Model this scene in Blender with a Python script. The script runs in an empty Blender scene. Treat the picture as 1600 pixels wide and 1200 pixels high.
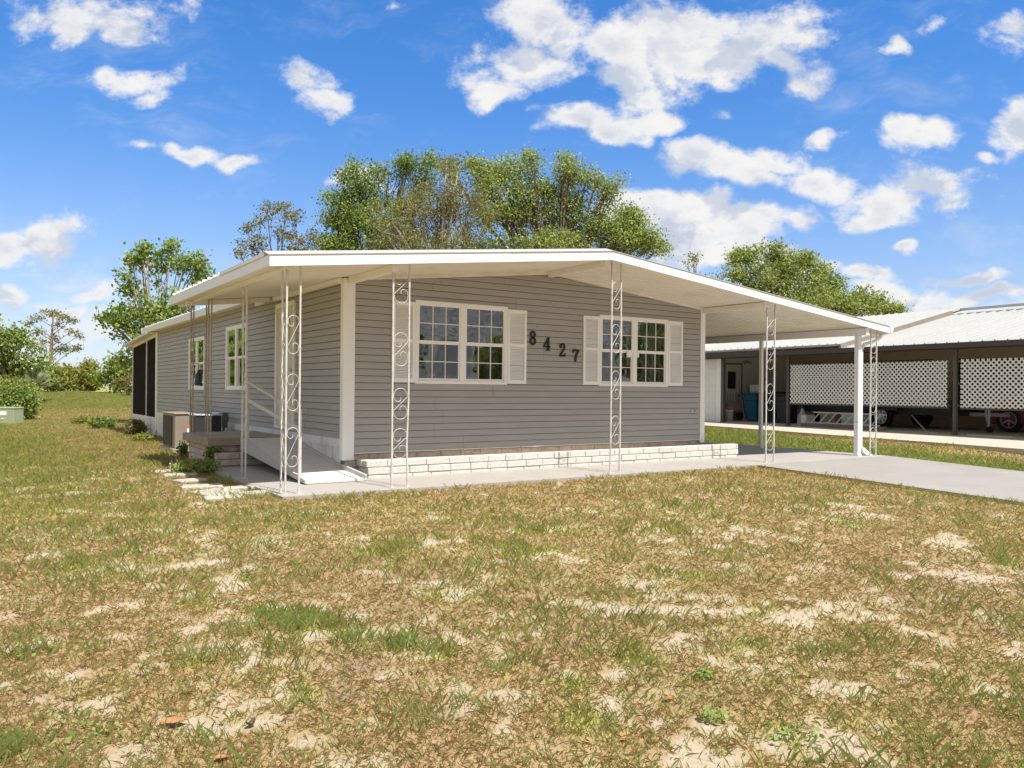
import bpy, math, random
import numpy as np
from mathutils import Vector, Matrix
rnd = random.Random(7); RNG = np.random.default_rng(11)
S = bpy.context.scene
R = math.radians

# ------------------------------------------------------------------ camera, world, sun, exposure
TH = 5.92536380e-01; CT, ST = math.cos(TH), math.sin(TH)
F = 1253.45; CAMX, CAMY, CAMZ = -4.427, -10.880, 1.256
cam = bpy.data.cameras.new('camera'); co = bpy.data.objects.new('camera', cam); S.collection.objects.link(co)
cam.sensor_width = 36.0; cam.lens = F / 1600 * 36.0; cam.shift_y = 8.8 / 1600; cam.clip_start = .05; cam.clip_end = 3000
co.location = (CAMX, CAMY, CAMZ)
_fw = Vector((ST, CT, 0)); _rt = Vector((CT, -ST, 0)); _up = Vector((0, 0, 1))
m3 = Matrix((_rt, _up, -_fw)).transposed()
co.rotation_euler = (m3 @ Matrix.Rotation(-(-R(0.50)), 3, 'Z')).to_euler()
S.camera = co
S.view_settings.view_transform = 'Standard'; S.view_settings.look = 'None'
S.view_settings.gamma = 1.0; S.view_settings.use_curve_mapping = False
S.view_settings.exposure = 0.78
S.cycles.max_bounces = 7; S.cycles.diffuse_bounces = 4; S.cycles.glossy_bounces = 3; S.cycles.transmission_bounces = 4
S.cycles.transparent_max_bounces = 10; S.cycles.sample_clamp_indirect = 6
try: S.cycles.use_denoising = True; S.cycles.denoiser = 'OPENIMAGEDENOISE'
except Exception: pass

SUNV = Vector((.0915, -.5376, 1.0)).normalized()
SUN_EL = math.asin(SUNV.z); SUN_AZ = math.atan2(SUNV.x, SUNV.y)
sl = bpy.data.lights.new('sun', 'SUN'); sl.energy = 4.2; sl.angle = R(.53); sl.color = (1.0, .965, .91)
so = bpy.data.objects.new('sun', sl); S.collection.objects.link(so)
so.rotation_euler = (-SUNV).to_track_quat('-Z', 'Y').to_euler()

# sky: Nishita plus clouds laid out by direction; azimuth axes fixed in the world
W = bpy.data.worlds.new('World'); S.world = W; W.use_nodes = True
nt = W.node_tree; nt.nodes.clear(); L = nt.links.new
def N(t, **k):
    n = nt.nodes.new(t)
    for a, b in k.items(): setattr(n, a, b)
    return n
def MA(op, a, b=None, c=None, clamp=False):
    n = N('ShaderNodeMath', operation=op, use_clamp=clamp)
    for i, v in enumerate((a, b, c)):
        if v is None: continue
        if isinstance(v, (int, float)): n.inputs[i].default_value = v
        else: L(v, n.inputs[i])
    return n.outputs[0]
def VM(op, a, b=None, out=0):
    n = N('ShaderNodeVectorMath', operation=op)
    for i, v in enumerate((a, b)):
        if v is None: continue
        if isinstance(v, (tuple, list)): n.inputs[i].default_value = v
        else: L(v, n.inputs[i])
    return n.outputs[out]
def MIXC(f, a, b):
    n = N('ShaderNodeMix', data_type='RGBA')
    for i, v in ((0, f), (6, a), (7, b)):
        if isinstance(v, (int, float)): n.inputs[i].default_value = v
        elif isinstance(v, tuple): n.inputs[i].default_value = v + (1,)
        else: L(v, n.inputs[i])
    return n.outputs[2]
def SM(x, a, b):
    n = N('ShaderNodeMapRange', interpolation_type='SMOOTHSTEP'); L(x, n.inputs[0])
    n.inputs[1].default_value = a; n.inputs[2].default_value = b; return n.outputs[0]
sky = N('ShaderNodeTexSky', sky_type='NISHITA'); sky.sun_disc = False
sky.sun_elevation = SUN_EL; sky.sun_rotation = SUN_AZ; sky.air_density = 1.0; sky.dust_density = .3; sky.ozone_density = 2.2
tc = N('ShaderNodeTexCoord').outputs['Generated']
D = VM('NORMALIZE', tc)
df = VM('DOT_PRODUCT', D, (ST, CT, 0), 1); dr = VM('DOT_PRODUCT', D, (CT, -ST, 0), 1)
sp = N('ShaderNodeSeparateXYZ'); L(D, sp.inputs[0]); dz = sp.outputs[2]
dfc = MA('MAXIMUM', df, .05)
cu = MA('DIVIDE', dr, dfc); cv = MA('DIVIDE', dz, dfc)
cx = N('ShaderNodeCombineXYZ'); L(cu, cx.inputs[0]); L(cv, cx.inputs[1]); UV = cx.outputs[0]
def NOI(v, scale, det, rough=.55, col=False, dist=0.0):
    n = N('ShaderNodeTexNoise'); L(v, n.inputs['Vector']); n.inputs['Scale'].default_value = scale
    n.inputs['Detail'].default_value = det; n.inputs['Roughness'].default_value = rough; n.inputs['Distortion'].default_value = dist
    return n.outputs[1 if col else 0]
wcol = NOI(UV, 5.0, 3, .6, True)
warp = VM('SCALE', VM('SUBTRACT', wcol, (.5, .5, .5))); warp.node.inputs['Scale'].default_value = .12
UVw = VM('ADD', UV, warp)
CL = [(150,15,120,38,.8),(200,35,60,28,.9),(225,120,62,26,1),(185,112,30,22,.9),(250,150,34,20,.8),(478,118,38,30,.8),(492,155,38,24,.7),
      (240,243,34,10,.7),(300,252,46,14,1),(370,262,36,12,.9),(45,372,70,28,1.1),(130,438,40,14,.7),(10,445,20,16,.7),(100,458,70,10,.6),(195,405,26,12,.5),
      (540,292,45,18,.6),(610,12,18,14,.6),(905,50,45,50,.5),(845,40,70,60,1.1),(820,100,80,34,1.1),(770,140,48,22,.9),(860,75,40,40,1.),(1000,60,110,60,1.25),
      (1110,80,120,45,1.2),(1180,60,80,40,1.0),(1210,30,60,30,.8),(1260,110,38,34,.9),(1225,85,60,26,1.0),(985,120,80,40,1.1),(990,150,50,34,.7),
      (900,180,56,24,1.2),(950,192,60,22,1.1),(1010,190,36,18,.9),(1115,175,26,16,.6),(1060,30,120,30,1.2),
      (1080,250,46,26,1.),(1140,265,80,30,1.1),(1210,250,70,26,1.),(1270,270,60,24,.9),(1310,290,40,18,.7),(1190,280,90,20,.9),
      (1010,330,80,34,1.2),(1090,350,110,36,1.3),(1180,335,70,22,1.1),(1245,338,34,18,.8),(1060,385,110,22,1.0),(1200,400,70,24,.9),(1260,410,60,18,.9),(1110,405,70,18,.9),
      (1298,207,30,18,.9),(1435,210,44,26,1.),(1590,205,50,34,1.),(1524,243,18,11,.8),(1585,60,50,34,.9),(1455,52,30,14,.5),(1395,76,20,8,.5),(1575,85,30,16,.7),
      (1400,320,80,28,1.1),(1455,300,60,34,1.),(1480,330,50,24,.8),(1360,345,44,14,.8),(1410,392,18,6,.6),
      (1400,450,80,18,.9),(1520,430,90,9,.7),(1560,455,90,14,.9),(1450,462,80,12,.7),(1340,420,40,12,.6)]
acc = None
for (x, y, a, b, st) in CL:
    u0 = (x - 800) / F; v0 = (608.8 + .009 * (x - 800) - y) / F
    d = VM('SUBTRACT', UVw, (u0, v0, 0)); d = VM('MULTIPLY', d, (F / a / 1.34, F / b / 1.34, 0)); l = VM('LENGTH', d, None, 1)
    st = st+(.35 if y > 375 else .0); q = MA('MULTIPLY_ADD', l, -st, st)
    acc = q if acc is None else MA('MAXIMUM', acc, q)
stretch = VM('MULTIPLY', UV, (1.0, 1.35, 1))
nz = NOI(stretch, 7.5, 10, .60, dist=.25)
nzf = NOI(stretch, 19, 9, .68)
hang = VM('ADD', stretch, (0, .045, 0))
nz2 = NOI(hang, 7.5, 5, .55, dist=.25)
dens = MA('ADD', MA('ADD', acc, MA('MULTIPLY_ADD', nz, 2.4, -1.20)), MA('MULTIPLY_ADD', nzf, 1.6, -.80))
amask = SM(dens, .02, .70)
# elsewhere: general broken cloud in plane-projected direction
pz = MA('MAXIMUM', dz, .06)
pv = VM('MULTIPLY', D, (1, 1, 1)); pc = N('ShaderNodeCombineXYZ'); ps = N('ShaderNodeSeparateXYZ'); L(pv, ps.inputs[0])
L(MA('DIVIDE', ps.outputs[0], pz), pc.inputs[0]); L(MA('DIVIDE', ps.outputs[1], pz), pc.inputs[1])
gn = NOI(pc.outputs[0], .9, 8, .6)
gmask = MA('MULTIPLY', MA('ADD', SM(gn, .33, .55), SM(df, -.1, -.5), None, True), SM(dz, -.02, .02))
front = SM(df, .30, .55)
mask = MA('ADD', MA('MULTIPLY', amask, front), MA('MULTIPLY', gmask, MA('SUBTRACT', 1.0, front)))
wisp = MA('MULTIPLY', SM(NOI(VM('MULTIPLY', UVw, (1.0, 2.6, 1)), 3.2, 9, .68), .50, .78), MA('MULTIPLY', front, .30))
mask = MA('MAXIMUM', mask, wisp)
low = MA('MULTIPLY', MA('MULTIPLY', SM(NOI(VM('MULTIPLY', UVw, (1.0, 4.0, 1)), 5.0, 7, .6), .44, .62), SM(dz, .17, .07)), MA('MULTIPLY', front, .72))
mask = MA('MAXIMUM', mask, low)
mask = MA('MULTIPLY', mask, SM(dz, -.01, .02), None, True)
haze = SM(dz, .16, -.02)
mask = MA('MULTIPLY', mask, MA('MULTIPLY_ADD', haze, -.12, .97))
tint = N('ShaderNodeMix', data_type='RGBA', blend_type='MULTIPLY'); tint.inputs[0].default_value = 1
L(sky.outputs[0], tint.inputs[6]); L(MIXC(SM(dz, .02, .44), (.92, .93, 1.06), (.37, .86, 1.36)), tint.inputs[7])
sh = SM(MA('SUBTRACT', nz2, nz), -.02, .10)   # thicker cloud overhead gives greyer undersides
pcv = pc.outputs[0]
nsh = NOI(stretch, 14, 7, .6)
core = SM(dens, .35, 1.2)
sh = MA('ADD', MA('MULTIPLY', sh, .8), MA('MULTIPLY', MA('MULTIPLY', core, SM(nsh, .62, .38)), .75), None, True)
sh = MA('MULTIPLY', sh, .95)
ccol = MIXC(sh, (6.5, 6.4, 6.25), (3.9, 4.3, 5.1))
ccol = MIXC(SM(df, .1, -.3), ccol, MIXC(SM(NOI(pcv, 2.1, 6, .6), .38, .62), (2.0, 2.15, 2.4), (5.6, 5.6, 5.7)))
veil = MA('MULTIPLY', SM(dz, .30, .0), .30)
skyv = MIXC(veil, tint.outputs[2], (3.0, 3.9, 6.3))
fin = MIXC(mask, skyv, ccol)
bg = N('ShaderNodeBackground'); L(fin, bg.inputs[0]); bg.inputs[1].default_value = .085
wo = N('ShaderNodeOutputWorld'); L(bg.outputs[0], wo.inputs[0])
W.cycles.sampling_method = 'MANUAL'; W.cycles.sample_map_resolution = 512

# ------------------------------------------------------------------ helpers
def spot(px, py, d):
    """a point at a chosen distance, read off the photograph once to site far trees"""
    u = (px - 800) / F * d
    return Vector((CAMX + u * CT + d * ST, CAMY - u * ST + d * CT, CAMZ - (py - 608.8 - .009 * (px - 800)) * d / F))
def zg(x, y):
    x = np.asarray(x, float); y = np.asarray(y, float)
    z = np.where(y < -1.75, -.024 * (-1.75 - y), 0.0)
    z = np.where(y < -14, -.024 * 12.25, z)
    t = np.clip((y - 3) / 14, 0, 1) * np.clip((4 - x) / 4, 0, 1); z = z - .17 * t
    d = (x - CAMX) * ST + (y - CAMY) * CT
    s = np.clip((d - 38) / 50, 0, 1); s = s * s * (3 - 2 * s)
    lat = (x - CAMX) * CT - (y - CAMY) * ST
    z = z + s * .62
    q = np.clip((x - 11.1) / 2.2, 0, 1); z = z + .155 * q * q * (3 - 2 * q) * np.clip((y + 25) / 10, 0, 1) * np.clip((45 - y) / 15, 0, 1)
    return z - .045
def Z(x, y): return float(zg(x, y))

def new_mat(name): 
    m = bpy.data.materials.new(name); m.use_nodes = True
    return m, m.node_tree, m.node_tree.nodes['Principled BSDF']
def mat(name, col, rough=.6, var=.08, scale=3.0, bump=0.0, bscale=60, metal=0.0, spec=.5, dirt=None, dscale=1.2, stretch=None):
    m, t, p = new_mat(name); ln = t.links.new
    p.inputs['Roughness'].default_value = rough; p.inputs['Metallic'].default_value = metal; p.inputs['Specular IOR Level'].default_value = spec
    g = t.nodes.new('ShaderNodeNewGeometry').outputs['Position']
    if stretch:
        v = t.nodes.new('ShaderNodeVectorMath'); v.operation = 'MULTIPLY'; ln(g, v.inputs[0]); v.inputs[1].default_value = stretch; g = v.outputs[0]
    n = t.nodes.new('ShaderNodeTexNoise'); ln(g, n.inputs['Vector']); n.inputs['Scale'].default_value = scale; n.inputs['Detail'].default_value = 8; n.inputs['Roughness'].default_value = .65
    r = t.nodes.new('ShaderNodeMapRange'); ln(n.outputs[0], r.inputs[0]); r.inputs[1].default_value = .3; r.inputs[2].default_value = .7
    r.inputs[3].default_value = 1 - var; r.inputs[4].default_value = 1 + var
    x = t.nodes.new('ShaderNodeVectorMath'); x.operation = 'SCALE'; x.inputs[0].default_value = col; ln(r.outputs[0], x.inputs['Scale'])
    out = x.outputs[0]
    if dirt:
        n2 = t.nodes.new('ShaderNodeTexNoise'); ln(g, n2.inputs['Vector']); n2.inputs['Scale'].default_value = dscale; n2.inputs['Detail'].default_value = 10; n2.inputs['Roughness'].default_value = .7
        r2 = t.nodes.new('ShaderNodeMapRange'); ln(n2.outputs[0], r2.inputs[0]); r2.inputs[1].default_value = .5; r2.inputs[2].default_value = .75
        mx = t.nodes.new('ShaderNodeMix'); mx.data_type = 'RGBA'; ln(r2.outputs[0], mx.inputs[0]); ln(out, mx.inputs[6]); mx.inputs[7].default_value = tuple(dirt) + (1,)
        out = mx.outputs[2]
    ln(out, p.inputs['Base Color'])
    if bump:
        n3 = t.nodes.new('ShaderNodeTexNoise'); ln(g, n3.inputs['Vector']); n3.inputs['Scale'].default_value = bscale; n3.inputs['Detail'].default_value = 6
        b = t.nodes.new('ShaderNodeBump'); b.inputs['Strength'].default_value = bump; b.inputs['Distance'].default_value = .01; ln(n3.outputs[0], b.inputs['Height']); ln(b.outputs[0], p.inputs['Normal'])
    return m
M = {}
M['siding'] = mat('siding', (.378, .368, .360), .6, .05, 1.5, .15, 90, stretch=(1, 1, 6))
M['white'] = mat('white_trim', (.84, .84, .84), .45, .03, 2)
M['soffit'] = mat('soffit', (.79, .755, .70), .55, .04, 1.2, dirt=(.62, .56, .47), dscale=.9)
M['roofwhite'] = mat('roof_metal', (.72, .73, .72), .5, .08, 2.0, dirt=(.5, .5, .48), dscale=1.0)
M['fascia'] = mat('fascia', (.80, .80, .79), .4, .02, 2)
M['fasciacap'] = mat('fascia_cap', (.42, .42, .40), .6, .10, 2)
M['skirt'] = mat('skirting', (.72, .73, .75), .5, .04, 2, dirt=(.5, .47, .42), dscale=2)
M['post'] = mat('wrought_post', (.58, .565, .54), .5, .10, 8, dirt=(.34, .26, .2), dscale=14)
M['postbrown'] = mat('browner_post', (.42, .37, .32), .6, .12, 8, dirt=(.22, .13, .07), dscale=12)  # darker, browner version of the post colour, used on the deck posts
M['carpost'] = mat('aluminium_post', (.80, .79, .76), .45, .05, 5)
M['blockwhite'] = mat('white_block', (.62, .60, .55), .9, .20, 30, 1.0, 70, dirt=(.26, .25, .22), dscale=30)
M['blocktan'] = mat('tan_block', (.58, .49, .43), .9, .14, 10, .8, 45, dirt=(.26, .22, .19), dscale=9)
M['mortar'] = mat('mortar', (.27, .235, .21), .95, .15, 20)
M['concrete'] = mat('painted_concrete', (.345, .318, .29), .85, .07, 1.3, .25, 120, dirt=(.30, .265, .225), dscale=1.4)
M['drive'] = mat('driveway_concrete', (.285, .266, .243), .9, .07, .8, .3, 120, dirt=(.25, .225, .19), dscale=.9)
M['slabtop'] = mat('brown_slab', (.32, .265, .22), .8, .08, 2, .2, 90, dirt=(.2, .16, .13), dscale=3)
M['rampdeck'] = mat('ramp_board', (.60, .575, .55), .7, .06, 3, .15, 60)
M['rampside'] = mat('ramp_side', (.50, .475, .45), .7, .06, 3)
M['black'] = mat('black_paint', (.012, .012, .012), .4, .1, 5)
M['darkin'] = mat('dark_interior', (.03, .03, .032), .9, .2, 2)
M['sheath_shade'] = mat('sheathing_lap_shade', (.10, .09, .08), .9, .1, 2)  # wall core; its dark tone stands in for shade under the laps
M['curtain'] = mat('curtain', (.30, .31, .32), .9, .1, 4)
M['door'] = mat('door_paint', (.66, .63, .58), .5, .03, 3)
M['screen'] = mat('screen_mesh', (.020, .016, .014), .95, .1, 8, spec=.05)
M['acgrille'] = mat('ac_coil', (.045, .043, .04), .6, .2, 30)
M['actan'] = mat('ac_cabinet', (.27, .235, .18), .5, .06, 5, dirt=(.24, .2, .14), dscale=6)
M['orange'] = mat('orange_label', (.75, .14, .04), .5)
M['paper'] = mat('paper', (.8, .8, .8), .6)
M['greyplastic'] = mat('grey_box', (.45, .47, .50), .5, .08, 10)
M['greydark'] = mat('grey_conduit', (.16, .17, .19), .5, .1, 10)
M['utility'] = mat('utility_green', (.30, .34, .22), .5, .06, 3)
M['brownmetal'] = mat('brown_gutter', (.060, .045, .038), .5, .15, 3)
M['brownpost'] = mat('brown_post', (.095, .075, .063), .6, .1, 3)
M['nroof'] = mat('neighbour_roof', (.43, .43, .415), .45, .06, 1.0, dirt=(.44, .44, .42), dscale=.8)
M['nwall'] = mat('neighbour_wall', (.66, .56, .43), .7, .05, 2)
M['nwhite'] = mat('neighbour_white', (.80, .79, .76), .6, .05, 2)
M['lattice'] = mat('lattice_white', (.76, .74, .70), .5, .03, 5)
M['nslab'] = mat('neighbour_slab', (.44, .40, .32), .85, .08, 1, .2, 80)
M['nfloor'] = mat('neighbour_floor', (.56, .48, .39), .85, .1, 1)
M['tyre'] = mat('tyre', (.018, .018, .018), .8, .1, 20)
M['rim'] = mat('rim_white', (.9, .9, .93), .4)
M['alloy'] = mat('alloy', (.42, .42, .42), .35, metal=.6)
M['alu'] = mat('aluminium', (.50, .51, .53), .45, .05, 10, metal=.2)
M['blue'] = mat('blue_bin', (.02, .16, .30), .5, .06, 5)
M['darkbin'] = mat('dark_bin', (.02, .025, .04), .5, .06, 5)
M['red'] = mat('dark_red_paint', (.20, .025, .02), .3)
M['darkcar'] = mat('dark_trailer', (.03, .032, .035), .5, .1, 5)
M['card'] = mat('cardboard', (.40, .30, .2), .8)
M['pinkish'] = mat('faded_cooler', (.42, .27, .24), .7)
M['wood'] = mat('weathered_wood', (.22, .15, .1), .8, .15, 8)
M['paver'] = mat('paver', (.42, .39, .32), .9, .14, 8, .7, 60, dirt=(.26, .23, .17), dscale=7)
M['sand'] = mat('sand', (.60, .50, .36), .95, .06, 3)
M['leafbrown'] = mat('dry_leaf', (.33, .16, .06), .7, .25, 30)
M['leafdark'] = mat('dark_dry_leaf', (.07, .04, .025), .7, .2, 30)

def glass_mat():
    m, t, p = new_mat('window_glass'); ln = t.links.new
    t.nodes.remove(p); o = t.nodes['Material Output']
    g = t.nodes.new('ShaderNodeBsdfGlossy'); g.inputs['Roughness'].default_value = .015; g.inputs['Color'].default_value = (.80, .78, .74, 1)
    tr = t.nodes.new('ShaderNodeBsdfTransparent'); tr.inputs[0].default_value = (.75, .8, .8, 1)
    fr = t.nodes.new('ShaderNodeFresnel'); fr.inputs[0].default_value = 1.6
    n = t.nodes.new('ShaderNodeTexNoise'); n.inputs['Scale'].default_value = 2.5
    ln(t.nodes.new('ShaderNodeNewGeometry').outputs['Position'], n.inputs['Vector'])
    b = t.nodes.new('ShaderNodeBump'); b.inputs['Strength'].default_value = .25; b.inputs['Distance'].default_value = .01; ln(n.outputs[0], b.inputs['Height']); ln(b.outputs[0], g.inputs['Normal'])
    a = t.nodes.new('ShaderNodeMath'); a.operation = 'ADD'; ln(fr.outputs[0], a.inputs[0]); a.inputs[1].default_value = .17; a.use_clamp = True
    x = t.nodes.new('ShaderNodeMixShader'); ln(a.outputs[0], x.inputs[0]); ln(tr.outputs[0], x.inputs[1]); ln(g.outputs[0], x.inputs[2]); ln(x.outputs[0], o.inputs[0])
    return m
M['glass'] = glass_mat()

def leaf_mat(name, cols, trans=.35):
    m, t, p = new_mat(name); ln = t.links.new
    a = t.nodes.new('ShaderNodeAttribute'); a.attribute_name = 'rv'
    cr = t.nodes.new('ShaderNodeValToRGB'); ln(a.outputs['Fac'], cr.inputs[0])
    e = cr.color_ramp.elements
    for i, c in enumerate(cols):
        pos = i / (len(cols) - 1)
        el = e[0] if i == 0 else (e[1] if i == len(cols) - 1 else e.new(pos))
        el.position = pos; el.color = tuple(c) + (1,)
    ln(cr.outputs[0], p.inputs['Base Color']); p.inputs['Roughness'].default_value = .55; p.inputs['Specular IOR Level'].default_value = .3
    tl = t.nodes.new('ShaderNodeBsdfTranslucent'); ln(cr.outputs[0], tl.inputs[0])
    x = t.nodes.new('ShaderNodeMixShader'); x.inputs[0].default_value = trans; ln(p.outputs[0], x.inputs[1]); ln(tl.outputs[0], x.inputs[2])
    ln(x.outputs[0], t.nodes['Material Output'].inputs[0])
    return m
M['bark'] = mat('bark', (.17, .13, .10), .9, .2, 6, .6, 12)
M['barkpale'] = mat('pale_bark', (.33, .29, .25), .9, .2, 6, .5, 12)
M['oakleaf'] = leaf_mat('oak_leaf', [(.06, .10, .015), (.12, .19, .03), (.21, .28, .05), (.30, .34, .09)])
M['oakleaf2'] = leaf_mat('oak_leaf_light', [(.09, .14, .02), (.21, .30, .04), (.35, .45, .08), (.50, .57, .16)])
M['olive'] = leaf_mat('olive_leaf', [(.18, .14, .06), (.30, .25, .10), (.42, .36, .17), (.30, .32, .08)])
M['mapleleaf'] = leaf_mat('maple_leaf', [(.08, .13, .02), (.18, .28, .04), (.30, .42, .07), (.42, .54, .14)], .4)
M['yellowleaf'] = leaf_mat('yellowish_leaf', [(.09, .12, .018), (.18, .225, .03), (.29, .32, .05), (.40, .40, .08)])
M['darkleaf'] = leaf_mat('dark_leaf', [(.06, .11, .018), (.14, .225, .03), (.25, .355, .055), (.37, .47, .11)])
M['pineleaf'] = leaf_mat('pine_leaf', [(.08, .11, .03), (.17, .19, .05), (.28, .27, .08), (.36, .31, .12)])
M['palm'] = leaf_mat('palmetto', [(.12, .16, .05), (.22, .25, .10), (.35, .36, .2)])

class MB:
    def __init__(s): s.v = []; s.f = []
    def box(s, x0, x1, y0, y1, z0, z1):
        s.hexa([(x0, y0, z0), (x1, y0, z0), (x1, y1, z0), (x0, y1, z0), (x0, y0, z1), (x1, y0, z1), (x1, y1, z1), (x0, y1, z1)])
        return s
    def hexa(s, p):
        b = len(s.v); s.v += [tuple(q) for q in p]
        s.f += [(b, b+3, b+2, b+1), (b+4, b+5, b+6, b+7), (b, b+1, b+5, b+4), (b+1, b+2, b+6, b+5), (b+2, b+3, b+7, b+6), (b+3, b, b+4, b+7)]
        return s
    def bar(s, a, b, w, h=None, up=(0, 0, 1)):
        h = h or w; a = Vector(a); b = Vector(b); d = (b - a).normalized(); u = Vector(up)
        if abs(d.dot(u)) > .95: u = Vector((1, 0, 0))
        r = d.cross(u).normalized(); u = r.cross(d).normalized()
        o = [r * w/2 * i + u * h/2 * j for i, j in ((-1, -1), (1, -1), (1, 1), (-1, 1))]
        s.hexa([a + q for q in o] + [b + q for q in o]); return s
    def tube(s, pts, r, n=6, cap=True):
        pts = [Vector(p) for p in pts]; rr = r if isinstance(r, (list, tuple)) else [r] * len(pts)
        base = len(s.v); prev = None
        for i, p in enumerate(pts):
            d = (pts[min(i+1, len(pts)-1)] - pts[max(i-1, 0)]).normalized()
            if prev is None:
                u = Vector((0, 0, 1)) if abs(d.z) < .9 else Vector((1, 0, 0)); x = d.cross(u).normalized()
            else: x = (prev - d * prev.dot(d)).normalized()
            prev = x; y = d.cross(x)
            for k in range(n):
                a = 2 * math.pi * k / n; s.v.append(tuple(p + (x * math.cos(a) + y * math.sin(a)) * rr[i]))
        for i in range(len(pts) - 1):
            for k in range(n):
                a = base + i*n + k; b = base + i*n + (k+1) % n; s.f.append((a, b, b+n, a+n))
        if cap:
            s.f.append(tuple(base + k for k in range(n))[::-1]); s.f.append(tuple(base + (len(pts)-1)*n + k for k in range(n)))
        return s
    def lathe(s, prof, c, axis='z', n=20):
        base = len(s.v)
        for (r, h) in prof:
            for k in range(n):
                a = 2*math.pi*k/n
                if axis == 'z': s.v.append((c[0]+r*math.cos(a), c[1]+r*math.sin(a), c[2]+h))
                else: s.v.append((c[0]+h, c[1]+r*math.cos(a), c[2]+r*math.sin(a)))
        for i in range(len(prof)-1):
            for k in range(n):
                a = base+i*n+k; b = base+i*n+(k+1) % n; s.f.append((a, b, b+n, a+n))
        return s
    def build(s, name, m, parent=None, smooth=False, bevel=0, **props):
        me = bpy.data.meshes.new(name); me.from_pydata(s.v, [], s.f); me.materials.append(m); me.update()
        import bmesh
        bm = bmesh.new(); bm.from_mesh(me); bmesh.ops.recalc_face_normals(bm, faces=bm.faces)
        if bevel: bmesh.ops.bevel(bm, geom=list(bm.edges), offset=bevel, segments=1, affect='EDGES', clamp_overlap=True)
        bm.to_mesh(me); bm.free()
        if smooth:
            for p in me.polygons: p.use_smooth = True
        o = bpy.data.objects.new(name, me); S.collection.objects.link(o)
        if parent is not None:
            o.parent = parent; o.matrix_parent_inverse = Matrix.Translation(parent.location).inverted() if parent.type == 'EMPTY' and parent.parent is None else Matrix()
        for k, q in props.items(): o[k] = q
        return o
def thing(name, label, cat, loc=(0, 0, 0), group=None):
    o = bpy.data.objects.new(name, None); S.collection.objects.link(o); o.location = loc; o['label'] = label; o['category'] = cat
    o.empty_display_size = .2
    if group: o['group'] = group
    return o
def sub(mb, name, m, parentmesh, **k):      # a sub-part under a part, in the same coordinates
    o = mb.build(name, m, None, **k); o.parent = parentmesh; return o
def tag(o, label, cat, group=None, kind=None):
    if label: o['label'] = label
    if cat: o['category'] = cat
    if group: o['group'] = group
    if kind: o['kind'] = kind
    return o

# ------------------------------------------------------------------ value noise for patches
_perm = RNG.random((256, 256))
def vnoise(x, y):
    xi = np.floor(x).astype(int); yi = np.floor(y).astype(int); fx = x-xi; fy = y-yi
    fx = fx*fx*(3-2*fx); fy = fy*fy*(3-2*fy)
    g = lambda a, b: _perm[a % 256, b % 256]
    return (g(xi, yi)*(1-fx)+g(xi+1, yi)*fx)*(1-fy)+(g(xi, yi+1)*(1-fx)+g(xi+1, yi+1)*fx)*fy
def fbm(x, y, o=5, r=.55):
    s = 0; a = 1; t = 0
    for i in range(o): s = s+a*vnoise(x*2**i+17*i, y*2**i+31*i); t += a; a *= r
    return s/t
SANDP = [(235,862,25,5),(197,892,15,6),(280,885,26,7),(320,880,40,7),(350,877,28,7),(350,905,28,6),(365,917,30,8),(325,840,15,8),(390,887,20,5),(240,915,25,5),(15,915,22,12),(25,960,38,12),(190,947,35,6),(95,995,32,10),(195,995,30,8),(25,1010,34,10),(85,1050,28,8),(130,1060,34,10),(150,1117,52,18),(200,1175,55,22),(310,985,28,10),(440,947,30,8),(500,947,44,10),(550,960,40,10),(420,1130,48,18),(480,1160,28,12),(710,987,25,6),(665,1007,22,6),(605,1057,22,8),(725,1082,28,10),(785,1095,28,10),(790,1145,25,18),(770,880,26,8),(715,847,15,3),(600,895,22,4),(570,895,14,4),(757,775,15,4),(675,910,25,8),(0,1080,30,14),(60,1100,20,10),
 (900,940,45,8),(940,950,42,8),(990,950,42,9),(1050,955,42,9),(1100,955,28,8),(1130,935,26,9),(1165,955,26,8),(1240,975,48,9),(1280,960,38,11),(1250,940,32,6),(1340,970,44,6),(1400,970,22,6),(1440,995,38,9),(1490,1005,32,9),(1440,1040,30,8),(1590,1025,25,12),(1345,805,46,9),(1320,792,26,5),(1575,807,30,7),(1515,905,40,7),(1510,850,25,5),(1125,855,20,4),(1185,850,20,4),(965,747,20,3),(830,992,22,6),(945,990,17,5),(890,1057,26,9),(810,1095,20,10),(1040,1135,26,18),(1125,1140,45,22),(1080,1160,34,20),(1170,1180,34,18),(1325,1165,85,22),(1375,1185,60,18),(1345,1090,42,11),(1475,1090,36,6),(1570,1085,32,10),(1300,1045,26,8),(1220,1015,22,5),(1540,975,18,5),(840,772,15,3),(1100,1195,60,10),(690,760+5,14,3),(1480,840,22,4),(1250,905,24,4),(1420,880,24,4)]
GREENP = [(430,962,52,14),(480,975,60,18),(550,990,50,14),(630,1010,40,12),(690,1022,34,14),(790,1045,24,16),(310,940,34,9),(130,880,30,10),(0,1180,40,30),(900,1075,30,20),(1000,1030,40,14),(1180,1010,40,14),(1080,900,60,8),(860,830,60,8),(830,860,60,10),(470,1090,40,18),(120,1130,30,8),(40,1020,20,8),(60,1130,20,7),(1200,960,30,8),(600,860,60,8),(300,1040,40,10),(930,1130,60,26),(700,930,60,14),(1300,785,22,4),(1330,820,18,5),(1570,880,20,8)]
DEADP = [(310,1015,45,12),(560,1045,60,12),(1100,1000,80,12),(900,1010,60,10),(520,1090,60,14),(60,1090,60,20),(700,1110,60,16),(1500,1120,70,20),(1580,990,40,12)]
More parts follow.
